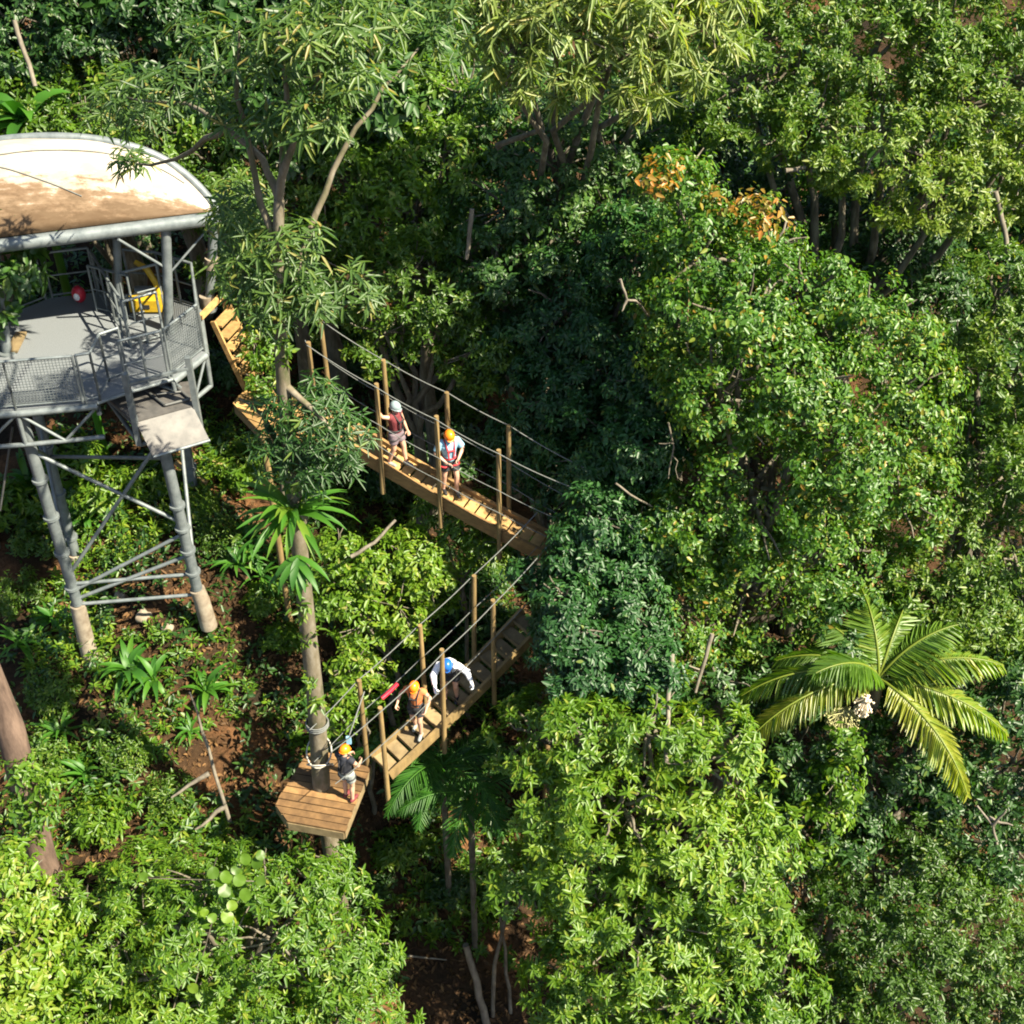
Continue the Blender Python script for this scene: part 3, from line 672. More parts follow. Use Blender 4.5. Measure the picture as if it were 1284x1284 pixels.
def rope_bridge(cl, name, label, W, near_px, rear_px, board, gap, H=2.25, drop=.62, mat='timber', smat='timber', sh=.30, ext=(0, 0), step=0.0, cables=(.98, .56, .30)):
    """cl: centre line points; posts at near/rear pixel columns of the deck edges"""
    cl = np.array(cl); d = cl[-1] - cl[0]; L = np.linalg.norm(d); dh = A3(d[0], d[1], 0) / np.linalg.norm(d[:2]); sd = A3(dh[1], -dh[0], 0)
    sd = sd if sd[1] < 0 else -sd   # towards the camera
    root = empty(name, tuple(cl.mean(0)), label, 'bridge')
    sag = lambda t: -0.10 * 4 * t * (1 - t)
    at = lambda t: cl[0] + d * t + UPZ * sag(t)
    n = int(L / (board + gap)); mb = MB()
    for i in range(n):
        t = (i + .5) / n; p = at(t); tl = dh if step == 0 else dh
        sl = A3(dh[0], dh[1], d[2] / L * .25 if step else d[2] / L); sl /= np.linalg.norm(sl)
        j = sd * random.uniform(-.01, .01)
        mb.box(p - sl * board / 2 + j, p + sl * board / 2 + j, W - .07, .045, tint=random.uniform(.15, .95))
        if step: mb.box(p + sl * board / 2 + j - UPZ * .0, p + sl * (board / 2 + .02) + j, W - .07, .10, tint=.3)
    mb.build('treads', M[mat], root)
    for s in (1, -1):
        mb = MB(); seg = 8
        for i in range(seg):
            a = at(i / seg) + sd * s * W / 2 - UPZ * (sh / 2 - .12); b = at((i + 1) / seg) + sd * s * W / 2 - UPZ * (sh / 2 - .12)
            mb.box(a, b, .07, sh, tint=.45 + .25 * random.random())
        mb.build('stringer', M[smat], root)
    def tcol(px, s):
        best = None
        for k in range(-80, 260):
            t = k / 160; p = at(min(1, max(0, t))) + d * (t - min(1, max(0, t))) + sd * s * W / 2; q = 642 + FPX * p[0] / depth_of(p)
            if best is None or abs(q - px) < best[0]: best = (abs(q - px), t, p)
        return best[1], best[2]
    tops = {1: [], -1: []}
    for s, cols in ((1, near_px), (-1, rear_px)):
        for px in cols:
            t, p = tcol(px, s); p = p + sd * s * .085; lean = A3(random.gauss(0, .02), random.gauss(0, .02), 0)
            hi = H * random.uniform(.97, 1.03)
            mb = MB(); mb.tube([p - UPZ * drop, p + UPZ * hi * .5 + lean * .6, p + UPZ * hi + lean], [.052, .049, .046], 9, random.uniform(.3, .8)); mb.build('post', M['timber_post'], root)
            tops[s].append((t, p, hi, lean))
    for s in (1, -1):
        T = tops[s]
        for f in cables:
            pts = []
            first = at(0) + d * ext[0] + sd * s * (W / 2 + .05) + UPZ * H * f; last = at(1) + d * ext[1] + sd * s * (W / 2 + .05) + UPZ * H * f
            nodes = sorted([(t, p + UPZ * hi * f + lean * f + sd * s * .05) for t, p, hi, lean in T], key=lambda v: v[0])
            nodes = [first] + [q for _, q in nodes] + [last]
            for a, b in zip(nodes[:-1], nodes[1:]):
                for k in range(6):
                    u = k / 6; pts.append(a + (b - a) * u - UPZ * .05 * 4 * u * (1 - u) * (np.linalg.norm(b - a) / 2))
            pts.append(nodes[-1])
            mb = MB(); mb.tube(pts, .011 if f > .9 else .009, 6, .6); mb.build('cable', M['rope'], root)
    return root, at, sd, dh

build_tower()
st_a, st_b = staircase()
lp = [PZ(x, y, 12.8) for x, y in ((292, 505), (318, 478), (432, 512), (452, 545), (420, 560), (330, 545))]
plank_deck(lp, 12.8, 'wooden_landing', 'sunlit wooden landing between the staircase and the upper rope bridge, half hidden by leaves', 'landing', (1, -.6), mat='timber_light', posts=[lp[5]])
Z1a, Z1b = 12.70, 11.25
B1, at1, sd1, dh1 = rope_bridge([PZ(438, 545, Z1a), PZ(694, 688, Z1b)], 'rope_bridge', 'upper wooden rope bridge in bright orange timber running into the dark tree', 0.56,
    [401, 481, 554, 629], [413, 488, 562, 637], .215, .03, H=2.2, ext=(-.13, .1), sh=.30, mat='timber_light')
Z2a, Z2b = 10.0, 8.42
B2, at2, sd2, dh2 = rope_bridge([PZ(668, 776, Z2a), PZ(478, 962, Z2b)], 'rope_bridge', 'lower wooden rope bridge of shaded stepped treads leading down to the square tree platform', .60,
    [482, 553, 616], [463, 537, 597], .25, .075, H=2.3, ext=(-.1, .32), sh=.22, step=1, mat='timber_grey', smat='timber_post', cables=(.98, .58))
# hidden landing inside the dark tree, where the bridges meet
hp = [PZ(x, y, 10.7) for x, y in ((690, 705), (740, 690), (790, 730), (760, 780), (690, 770), (668, 735))]
plank_deck(hp, 10.7, 'wooden_landing', 'wooden landing inside the dark tree where the two rope bridges meet', 'landing', (1, .5), posts=[hp[2], hp[4]])
ZP = 8.2
pp = [PZ(x, y, ZP) for x, y in ((383, 946), (400, 940), (466, 957), (432, 1043), (360, 1030), (345, 1008))]
plank_deck(pp, ZP, 'tree_platform', 'six sided plank platform built around the tall trunk at the foot of the lower bridge', 'platform', pp[3] - pp[4] if False else (PZ(432, 1043, ZP) - PZ(360, 1030, ZP))[:2], board=.165, gap=.022, mat='timber_shaded')
# ------------------------------------------------------------------ people
def remeshed(mb, name, mat, parent, voxel=.012, smooth=4):
    me = bpy.data.meshes.new(name); me.from_pydata(mb.v, [], mb.f); me.update()
    o = bpy.data.objects.new(name, me); C.objects.link(o)
    r = o.modifiers.new('r', 'REMESH'); r.mode = 'VOXEL'; r.voxel_size = voxel
    s = o.modifiers.new('s', 'SMOOTH'); s.iterations = smooth; s.factor = .5
    dg = bpy.context.evaluated_depsgraph_get(); ev = o.evaluated_get(dg); m2 = bpy.data.meshes.new_from_object(ev)
    bpy.data.objects.remove(o); bpy.data.meshes.remove(me); m2.name = name
    m2.polygons.foreach_set('use_smooth', np.ones(len(m2.polygons), bool)); m2.materials.clear(); m2.materials.append(mat)
    at = m2.attributes.new('tint', 'FLOAT', 'FACE'); at.data.foreach_set('value', np.full(len(m2.polygons), .5, np.float32))
    return link(bpy.data.objects.new(name, m2), parent)
def limb(mb, pts, rad):
    mb.tube(pts, rad, 12, dome=True)
def hand(mb, w, d, n, s, curl=.7, k=1.0):
    """palm and five fingers: w wrist, d direction, n palm normal (towards what is held), s side of the thumb"""
    d = norm(A3(*d)); n = A3(*n); n = norm(n - d * np.dot(n, d)); t = np.cross(d, n) * s
    pc = w + d * .045
    mb.ball(pc, (.034 * k, .018 * k, .048 * k), rot=np.stack([t, n, d], 1), nu=10, nv=8)
    for i, (off, ln) in enumerate(((.030, .070), (.010, .078), (-.010, .073), (-.029, .058))):
        p = w + d * .080 + t * off; pts = [w + d * .05 + t * off * .9, p]; a = 0
        for q in (.42, .33, .25): 
            a += curl; dd = d * math.cos(a) + n * math.sin(a); p = p + dd * ln * q; pts.append(p)
        mb.tube(pts, [.0105 * k, .0105 * k, .010 * k, .0095 * k, .009 * k], 8, dome=True)
    p = w + d * .025 + t * .028; mb.tube([w + d * .02 + t * .01, p, p + (t * .8 + d * .5 + n * .3) * .03, p + (t * .7 + d * .9 + n * .8) * .052], [.013 * k, .013 * k, .011 * k, .010 * k], 8, dome=True)
BASE = dict(hipc=(0, 0, .93), waist=(0, 0, 1.08), chest=(0, .01, 1.28), neck=(0, .01, 1.46), head=(0, .03, 1.60),
            sL=(-.185, 0, 1.40), sR=(.185, 0, 1.40), eL=(-.25, -.02, 1.13), eR=(.25, -.02, 1.13), wL=(-.24, .08, .90), wR=(.24, .08, .90),
            hL=(-.095, 0, .92), hR=(.095, 0, .92), kL=(-.11, .03, .50), kR=(.11, .03, .50), aL=(-.11, -.02, .085), aR=(.11, -.02, .085), gaze=(0, 1, -.15), hdL=None, hdR=None)
def person(loc, rotz, label, pose, sc_=1.0, *a_, **k_):
    return person_(loc, rotz, label, pose, sc_ * .94, *a_, **k_)
def person_(loc, rotz, label, pose, sc_=1.0, shirt='shirt_blue', shorts='shorts_dark', helmet='orange', harness='harness_red', shoes='harness_black', sleeve=.55, gloves=False, hair=False, legs_long=False, fem=False):
    J = dict(BASE); J.update(pose); J = {k: (A3(*v) if v is not None else None) for k, v in J.items()}
    for k in J:
        if k not in ('gaze', 'hdL', 'hdR') : J[k] = J[k] * sc_
    s = sc_
    if fem:
        for k in ('sL', 'sR'): J[k][0] *= .9
    root = empty('person', loc, label, 'person', rotz=rotz)
    mb = MB()
    hd = J['head']; gz = norm(J['gaze']); up = norm(hd - J['neck'] + 1e-6); up = norm(up * .4 + (UPZ - gz * gz[2]) * .9); rt = np.cross(gz, up); rt = norm(rt); up = np.cross(rt, gz)
    rot = np.stack([rt, gz, up], 1)
    limb(mb, [J['hipc'] - UPZ * .02, J['waist'], J['chest'], J['chest'] * .45 + J['neck'] * .55], [.135 * s, .120 * s, .140 * s, .105 * s])
    for sd in ('L', 'R'):
        sg = -1 if sd == 'L' else 1
        mb.tube([J['waist'] + A3(sg * .03, 0, 0), J['chest'] + A3(sg * .065, 0, .02), J['s' + sd] * .8 + J['neck'] * .2 - UPZ * .02], [.10 * s, .105 * s, .07 * s], 10, dome=True)
        limb(mb, [J['hipc'] * .6 + J['h' + sd] * .4, J['h' + sd], J['k' + sd] * .5 + J['h' + sd] * .5, J['k' + sd]], [.10 * s, .095 * s, .080 * s, .058 * s])
        limb(mb, [J['k' + sd], J['k' + sd] * .68 + J['a' + sd] * .32 + A3(0, -.012, 0), J['a' + sd]], [.056 * s, .060 * s, .040 * s])
        limb(mb, [J['a' + sd], J['a' + sd] + A3(0, .02, -.045) * s, J['a' + sd] + A3(0, .16, -.055) * s], [.04 * s, .042 * s, .032 * s])
        limb(mb, [J['neck'] * .35 + J['s' + sd] * .65, J['s' + sd], (J['s' + sd] + J['e' + sd]) / 2, J['e' + sd]], [.055 * s, .060 * s, .050 * s, .041 * s])
        limb(mb, [J['e' + sd], J['e' + sd] * .6 + J['w' + sd] * .4, J['w' + sd]], [.041 * s, .040 * s, .028 * s])
        d = norm(J['w' + sd] - J['e' + sd]) if J['hd' + sd] is None else norm(J['hd' + sd])
        hand(mb, J['w' + sd], d, A3(-sg * .7, .6, -.2), -sg * 1.0, .62, 1.05)
    limb(mb, [J['chest'] * .3 + J['neck'] * .7, J['neck'], hd - up * .05 * s], [.065 * s, .055 * s, .053 * s])
    H = lambda x, y, z: hd + rot @ (A3(x, y, z) * s)
    mb.ball(H(0, 0, .015), A3(.077, .096, .105) * s, rot=rot, nu=16, nv=12)
    mb.ball(H(0, .035, -.065), A3(.052, .055, .055) * s, rot=rot)              # jaw
    mb.tube([H(0, .085, .015), H(0, .112, -.022)], [.010 * s, .016 * s], 8, dome=True)   # nose
    mb.tube([H(-.022, .088, -.062), H(.022, .088, -.062)], .009 * s, 8, dome=True)       # lips
    for x in (-1, 1): mb.ball(H(.078 * x, -.005, -.005), A3(.012, .022, .032) * s, rot=rot)
    remeshed(mb, 'body', M['skin'], root, .0115)
    for x in (-1, 1):
        e = MB(); e.ball(H(.030 * x, .085, .012), .011 * s);
        o = remeshed_local(e, 'eye', M['eye'], root)
    # clothes
    mb = MB(); x = .016
    limb(mb, [J['hipc'] + UPZ * .03, J['waist'], J['chest'], J['chest'] * .5 + J['neck'] * .5], [(.137 + x) * s, (.128 + x) * s, (.142 + x) * s, (.105 + x) * s])
    for sd in ('L', 'R'):
        sg = -1 if sd == 'L' else 1
        mb.tube([J['waist'] + A3(sg * .03, 0, 0), J['chest'] + A3(sg * .065, 0, .02), J['s' + sd] * .8 + J['neck'] * .2 - UPZ * .02], [(.10 + x) * s, (.105 + x) * s, (.07 + x) * s], 10, dome=True)
        if sleeve > 0:
            pts = [J['neck'] * .35 + J['s' + sd] * .65, J['s' + sd], J['s' + sd] * (1 - min(1, sleeve)) + J['e' + sd] * min(1, sleeve)]; rr = [(.055 + x) * s, (.062 + x) * s, (.055 + x * 1.5) * s]
            if sleeve > 1: pts += [J['e' + sd] * .25 + J['w' + sd] * .75]; rr += [(.036 + x) * s]
            mb.tube(pts, rr, 12, dome=False)
    remeshed(mb, 'shirt', M[shirt], root, .014)
    mb = MB(); x = .017
    limb(mb, [J['hipc'] - UPZ * .03, J['hipc'] * .55 + J['waist'] * .45], [(.140 + x) * s, (.126 + x + .006) * s])
    for sd in ('L', 'R'):
        e = .62 if not legs_long else .95
        mb.tube([J['hipc'] * .6 + J['h' + sd] * .4, J['h' + sd], J['h' + sd] * (1 - e) + J['k' + sd] * e], [(.10 + x) * s, (.097 + x) * s, (.083 + x * 1.4) * s], 12, dome=False)
    remeshed(mb, 'shorts', M[shorts], root, .014)
    for sd in ('L', 'R'):
        mb = MB(); a = J['a' + sd]
        limb(mb, [a + A3(0, -.035, -.04) * s, a + A3(0, .05, -.05) * s, a + A3(0, .16, -.058) * s], [.047 * s, .05 * s, .042 * s]); mb.tube([a, a - UPZ * .05 * s], .05 * s, 10)
        remeshed(mb, 'shoe', M[shoes], root, .012)
        if gloves:
            mb = MB(); d = norm(J['w' + sd] - J['e' + sd]) if J['hd' + sd] is None else norm(J['hd' + sd]); sg = -1 if sd == 'L' else 1
            hand(mb, J['w' + sd], d, A3(-sg * .7, .6, -.2), -sg * 1.0, .62, 1.45); mb.tube([J['w' + sd] - d * .04, J['w' + sd] + d * .03], [.040 * s, .036 * s], 10, dome=True)
            remeshed(mb, 'glove', M['white'], root, .010)
    # helmet: shell with brim and vents ridge
    mb = MB(); vs = []; nu, nv = 22, 9
    for j in range(nv + 1):
        th = math.radians(104) * j / nv
        for i in range(nu):
            ph = 2 * math.pi * i / nu; rr = 1 + .03 * (math.cos(3 * ph) > .6) * math.sin(th)
            vs.append(H(.110 * math.sin(th) * math.cos(ph) * rr, .130 * math.sin(th) * math.sin(ph) * rr, .035 + .118 * math.cos(th)))
    fs = [(j*nu+i, (j+1)*nu+i, (j+1)*nu+(i+1) % nu, j*nu+(i+1) % nu) for j in range(nv) for i in range(nu)]
    mb.add(vs, fs, .5, True); mb.tube([H(.112 * math.cos(q), .133 * math.sin(q), .008) for q in np.linspace(0, 2 * math.pi, 25)], .010 * s, 6)
    mb.tube([H(-.07, .125, .01), H(0, .165, 0), H(.07, .125, .01)], .012 * s, 6)
    loc_build(mb, 'helmet', M[helmet], root)
    mb = MB(); mb.tube([H(-.085, .0, .0), H(-.06, .03, -.09), H(0, .045, -.125), H(.06, .03, -.09), H(.085, .0, .0)], .007 * s, 5); loc_build(mb, 'chin_strap', M['harness_black'], root)
    if hair:
        mb = MB(); mb.ball(H(0, -.055, -.03), A3(.08, .06, .10) * s, rot=rot); mb.tube([H(0, -.10, -.05), H(0, -.13, -.16), H(0, -.11, -.28)], [.035 * s, .03 * s, .012 * s], 8, dome=True); loc_build(mb, 'hair', M['hair'], root)
    # climbing harness
    mb = MB()
    def ring(c, ax, r0, r1, n=20):
        ax = norm(ax); u = norm(np.cross(ax, A3(0, 1, .01))); v = np.cross(ax, u); mb.tube([c + u * r0 * math.cos(q) + v * r1 * math.sin(q) for q in np.linspace(0, 2 * math.pi, n)], .020 * s, 6)
    ring(J['hipc'] * .35 + J['waist'] * .65, J['waist'] - J['hipc'], .165 * s, .16 * s)
    for sd in ('L', 'R'):
        sg = -1 if sd == 'L' else 1
        ring(J['h' + sd] * .72 + J['k' + sd] * .28, J['k' + sd] - J['h' + sd], .112 * s, .112 * s)
        c = J['chest']; f = .172 * s
        mb.tube([J['waist'] + A3(sg * .05, f * .95, -.02), c + A3(sg * .07, f, 0), J['s' + sd] * .6 + J['neck'] * .4 + A3(0, .03, .055), c + A3(sg * .05, -f, .0), J['waist'] + A3(0, -f * .95, -.02)], .017 * s, 6)
    mb.tube([J['chest'] + A3(-.08, .176 * s, -.01), J['chest'] + A3(.08, .176 * s, -.01)], .02 * s, 6)
    loc_build(mb, 'harness', M[harness], root)
    return root
def loc_build(mb, name, mat, parent):
    me = bpy.data.meshes.new(name); me.from_pydata(mb.v, [], mb.f)
    at = me.attributes.new('tint', 'FLOAT', 'FACE'); at.data.foreach_set('value', np.array(mb.t, np.float32))
    me.polygons.foreach_set('use_smooth', np.array(mb.smooth, bool)); me.materials.append(mat); me.update()
    return link(bpy.data.objects.new(name, me), parent)
def remeshed_local(mb, name, mat, parent): return loc_build(mb, name, mat, parent)

def on_bridge(at, px, off=0.0, sdv=None, up=.025):
    best = None
    for k in range(401):
        p = at(k / 400) + (sdv * off if sdv is not None else 0); q = 642 + FPX * p[0] / depth_of(p)
        if best is None or abs(q - px) < best[0]: best = (abs(q - px), p)
    return best[1] + UPZ * up
def facing(v): return math.atan2(-v[0], v[1])
p = on_bridge(at1, 565, -.04, sd1)
person(p, facing((.35, -.95)), 'person in pale blue shirt and orange helmet standing on the upper bridge facing the camera',
       dict(eL=(-.31, .02, 1.17), eR=(.31, .02, 1.17), wL=(-.13, .24, 1.05), wR=(.12, .25, 1.00), hdL=(.8, .5, -.1), hdR=(-.8, .5, -.1), gaze=(0, 1, -.5), head=(0, .07, 1.59), kL=(-.13, .10, .50), aL=(-.12, .10, .085), aR=(.12, -.10, .085), kR=(.12, .0, .50)), 1.0, 'shirt_blue', 'shorts_dark', 'orange', 'harness_red', sleeve=.8)
p = on_bridge(at1, 499, .02, sd1)
person(p, facing((.75, -.45)), 'person in dark red top and grey helmet with one hand up on the bridge cable',
       dict(eR=(.30, -.12, 1.46), wR=(.40, -.16, 1.70), hdR=(.1, 0, 1), eL=(-.22, .06, 1.13), wL=(-.22, .16, .90), kL=(-.11, .12, .51), aL=(-.11, .16, .085), kR=(.10, .0, .50), aR=(.10, -.16, .085), gaze=(.1, 1, -.3)), .97, 'shirt_red', 'shorts_mauve', 'grey_shell', 'harness_black', 'shorts_grey', sleeve=.15, hair=True, fem=True)
p = on_bridge(at2, 524, -.02, sd2)
person(p, facing((-.25, -.95)), 'person in orange top and orange helmet walking down the lower bridge',
       dict(eL=(-.33, -.02, 1.20), eR=(.36, .0, 1.20), wL=(-.30, .2, 1.04), wR=(.38, .2, 1.05), gaze=(-.1, 1, -.6), head=(0, .08, 1.58), kL=(-.11, .14, .52), aL=(-.11, .10, .085), kR=(.10, .03, .50), aR=(.10, -.14, .085)), .93, 'shirt_orange', 'shorts_dark', 'orange', 'harness_black', 'shorts_grey', sleeve=.25)
p = on_bridge(at2, 566, -.05, sd2)
person(p, facing((-.1, -.99)), 'person in white shirt, white gloves and blue helmet leaning forward on the lower bridge',
       dict(waist=(0, .06, 1.06), chest=(0, .17, 1.23), neck=(0, .30, 1.36), head=(0, .40, 1.46), sL=(-.19, .26, 1.33), sR=(.19, .26, 1.33), eL=(-.42, .34, 1.22), eR=(.30, .44, 1.14), wL=(-.52, .46, 1.02), wR=(.24, .62, .95), gaze=(-.1, 1, -1.0), kL=(-.12, .12, .51), aL=(-.12, .0, .085), kR=(.12, .14, .51), aR=(.12, .10, .085)), .98, 'shirt_white', 'shorts_dark', 'blue', 'harness_black', 'harness_black', sleeve=1.5, gloves=True)
p = PZ(438, 1001, ZP + .02)
person(p, facing((.5, .85)), 'person in black top, grey shorts and orange helmet standing on the tree platform',
       dict(eR=(.27, .10, 1.18), wR=(.20, .28, 1.10), eL=(-.24, .12, 1.18), wL=(-.14, .30, 1.15), gaze=(.1, 1, -.2), kL=(-.10, .05, .5), aL=(-.10, .02, .085)), .93, 'shirt_dark', 'shorts_grey', 'orange', 'harness_black', 'shirt_red', sleeve=.2)
# ------------------------------------------------------------------ ropes at the platform trunk
YA = PZ(404, 985, ZP)[1]
def at_trunk(px, py): return PY(px, py, YA)
tp = [at_trunk(x, y) for x, y in ((410, 1120), (403, 985), (396, 880), (385, 780), (376, 690), (366, 590), (355, 480), (350, 400), (348, 320), (350, 250))]
tp[0] = A3(tp[1][0] + .05, YA, float(ground(tp[1][0], YA)) - .3)
def trunk_at(z):
    for a, b in zip(tp[:-1], tp[1:]):
        if a[2] <= z <= b[2]: t = (z - a[2]) / (b[2] - a[2]); return a + (b - a) * t
def coil(name, label, z, n, r, mat, drop=0.0):
    mb = MB(); pts = []
    for q in np.linspace(0, 2 * math.pi * n, 18 * n + 1):
        c = trunk_at(z + .05 * q / 6.28 + drop * math.sin(q)); pts.append(A3(c[0] + r * math.cos(q), c[1] + r * math.sin(q), c[2]))
    mb.tube(pts, .016, 6, .6); tag(mb.build(name, M[mat], None), label, 'rope', 'ropes tied round the platform trunk')
coil('rope_wrap', 'pale steel rope wound three times high on the platform trunk above the standing person', ZP + 1.75, 3, .21, 'rope')
coil('rope_wrap', 'white rope slung loosely and low round the platform trunk at head height', ZP + 1.0, 1, .24, 'rope_white', .22)
coil('rope_wrap', 'white rope loop hanging lowest on the platform trunk close to the planks', ZP + .62, 1, .25, 'rope_white', -.25)
mb = MB(); a = at2(.90) - sd2 * .38 + UPZ * 1.28; b = at2(.80) - sd2 * .38 + UPZ * 1.30
mb.tube([a, (a + b) / 2 - UPZ * .02, b], .045, 8); tag(mb.build('rope_sleeve', M['red'], None), 'red padded sleeve on the hand rope of the lower bridge', 'rope sleeve')
mb = MB(); s = PZ(437, 925, ZP + 2.0); mb.tube([at2(1.0) - sd2 * .35 + UPZ * 1.9, s, trunk_at(ZP + 1.2) + A3(.26, 0, 0)], .014, 6); tag(mb.build('safety_line', M['rope'], None), 'thin grey safety line strung from the lower bridge to the platform trunk', 'rope')
mb = MB(); mb.box(s - UPZ * .16, s + UPZ * .02, .09, .05, up=(0, 1, 0)); tag(mb.build('pulley', M['shirt_blue'], None), 'small pale blue pulley on the safety line over the orange helmet at the platform', 'pulley')

# ------------------------------------------------------------------ tree A: the tall trunk through the platform
g = np.random.default_rng(11)
rootA = empty('tall_tree', tp[0], 'tall thin grey trunked tree growing up through the plank platform, with whorls of narrow leaves', 'tree')
mb = MB(); mb.tube(tp, [.19, .18, .165, .15, .14, .125, .11, .095, .085, .075], 12, .5)
def Y(px, py, y): return PY(px, py, y)
top = tp[-1]
limbs = [[top, Y(330, 200, YA + .2), Y(285, 160, YA + .5), Y(235, 130, YA + 1.8), Y(150, 120, YA + 3.2)], [top, Y(372, 170, YA - .2), Y(405, 80, YA - .4), Y(430, 10, YA - .5)], [tp[-2], Y(320, 220, YA + .2), Y(296, 120, YA + .2), Y(300, 40, YA)],
         [tp[-3], Y(395, 270, YA + .6), Y(430, 190, YA + .9), Y(480, 110, YA + 1.3), Y(525, 60, YA + 1.6)], [tp[5], Y(330, 520, YA + .3), Y(300, 500, YA + .4)], [tp[6], Y(400, 520, YA - .3), Y(430, 560, YA - .5)], [tp[7], Y(310, 350, YA + .3), Y(280, 300, YA + .5)], [top, Y(360, 120, YA), Y(350, 40, YA)], [limbs_end := Y(285, 160, YA + .5), Y(240, 190, YA + 2.5), Y(170, 205, YA + 4.6)]]
for l in limbs:
    q = np.concatenate([wig(a, b, 4, .10, g)[:-1] for a, b in zip(l[:-1], l[1:])] + [np.array([l[-1]])]); mb.tube(q, np.linspace(.062, .016, len(q)), 7, .6)
mb.build('trunk', M['bark_mossy'], rootA)
def sprays(name, spots, st, mat, parent, g, L=None, base=.45, young=.06, spread=.75):
    style = dict(ST[st]); 
    if L: style['W'] *= L / style['L']; style['L'] = L
    P = []; A = []
    for px, py, y, rpx, n in spots:
        c = PY(px, py, y); r = rpx * depth_of(c) / FPX; d = norm(g.normal(0, 1, (n, 3))); x = c + d * r * (g.random((n, 1)) ** .45) * A3(1, 1, spread)
        P.append(x); A.append(norm(d * .6 + A3(0, -.15, .75)))
    P = np.concatenate(P); A = np.concatenate(A); B, D, N, LL, WW = rosettes(P, A, style, g)
    STATS['leaves'] += len(B)
    return leaf_object(name, B, D, N, LL, WW, leaf_tint(P, style['k'], g, base, .15, young), M[mat], parent, np.array(parent.location), shape=1, droop=.25)
sprays('crown', [(385, 40, YA - .4, 70, 60), (435, 95, YA - .5, 50, 40), (335, 70, YA, 60, 44), (400, 140, YA - .5, 50, 36), (340, 150, YA, 45, 26), (280, 130, YA + .3, 45, 26), (215, 110, YA + 2.2, 50, 36), (160, 115, YA + 3.2, 50, 40), (180, 150, YA + 4.0, 32, 22), (125, 140, YA + 4.6, 30, 16),
                 (165, 200, YA + 4.8, 26, 18), (318, 315, YA + 2.4, 42, 46), (295, 280, YA + 2.8, 40, 36), (285, 335, YA + 2.8, 26, 20), (310, 365, YA + 2.2, 28, 22), (398, 384, YA + 1.8, 26, 16), (385, 352, YA + 1.6, 24, 10), (302, 250, YA + 4.6, 46, 44), (430, 20, YA - .4, 55, 36), (260, 50, YA + .3, 55, 20), (520, 60, YA + 1.6, 60, 30), (480, 20, YA + 1.2, 60, 36), (560, 20, YA + 1.8, 50, 22),  # several sprays here are added to shade the tower deck and flap
                 (320, 330, YA + .2, 60, 60), (360, 300, YA, 50, 34), (305, 270, YA + .4, 50, 36), (340, 380, YA, 50, 40), (385, 360, YA, 45, 30), (440, 360, YA + .4, 40, 20)], 'whorl', 'leaf_whorl', rootA, g, L=.26, base=.42, young=.08)
sprays('lower_foliage', [(380, 525, YA - .1, 58, 105), (428, 540, YA - .2, 48, 66), (360, 565, YA - .1, 50, 66), (408, 580, YA - .3, 46, 56), (335, 505, YA + .3, 26, 14), (400, 490, YA + .2, 40, 30), (335, 550, YA + .1, 24, 10)], 'whorl', 'leaf_dark', rootA, g, L=.21, base=.45, young=.04)

sprays('trunk_climber', [(378, 760, YA - .15, 16, 10), (388, 800, YA - .15, 14, 8), (384, 850, YA - .2, 13, 7), (372, 730, YA - .15, 16, 9), (398, 880, YA - .2, 10, 5), (368, 610, YA - .1, 22, 12), (352, 440, YA - .1, 20, 8), (350, 395, YA - .1, 22, 8)], 'broad', 'leaf_mid', rootA, g, L=.17, spread=1.4)['kind'] = 'stuff'
# bird's nest fern and small epiphytes on the trunk
c = trunk_at(PY(362, 640, YA)[2]) + A3(0, -.16, .05)
rf = empty('nest_fern', c, "large bird's nest fern with long bright strap fronds clinging to the tall platform trunk", 'fern')
strap_object('frond_rosette', c, 46, 1.15, .12, np.random.default_rng(3), 'fern', rf, rise=(5, 70), fall=1.0, tint=.55)
mb = MB(); mb.ball(c - UPZ * .10, (.22, .20, .18)); mb.build('root_ball', M['bark_mossy'], rf)
c = trunk_at(PY(372, 690, YA)[2]) + A3(0, -.20, 0)
tag(strap_object('hanging_fern', c, 14, .75, .13, np.random.default_rng(5), 'fern', None, rise=(-40, 10), az=(math.pi * 1.15, math.pi * 1.85), fall=1.1, tint=.35), 'short drooping fern hanging just below the nest fern on the tall trunk', 'fern')

# ------------------------------------------------------------------ hero trees
L_ = plob
tree('forest_tree', 'large vine draped tree with orange new leaves filling the centre right of the view', 'tree',
     [L_(850, 235, 22.8, 62), L_(880, 320, 22.4, 85), L_(850, 400, 22.2, 62), L_(930, 400, 21.2, 90), L_(1010, 370, 21.8, 75), L_(1085, 420, 21.4, 78), L_(1000, 480, 20.5, 95), L_(1110, 500, 20.9, 80), L_(900, 500, 20.6, 85), L_(1060, 560, 20.6, 92), L_(940, 610, 21.2, 105), L_(1130, 620, 21.5, 70), L_(860, 650, 21.2, 85), L_(1030, 680, 21.4, 100), L_(930, 740, 21.0, 95), L_(840, 760, 20.6, 75), L_(1090, 730, 21.2, 65), L_(960, 310, 23, 55)],
     'vine', 'leaf_vine', 21, trunk_r=.30, clump=.46, dens=1.7, L=.125, young=.07, base=.55, amp=.24)
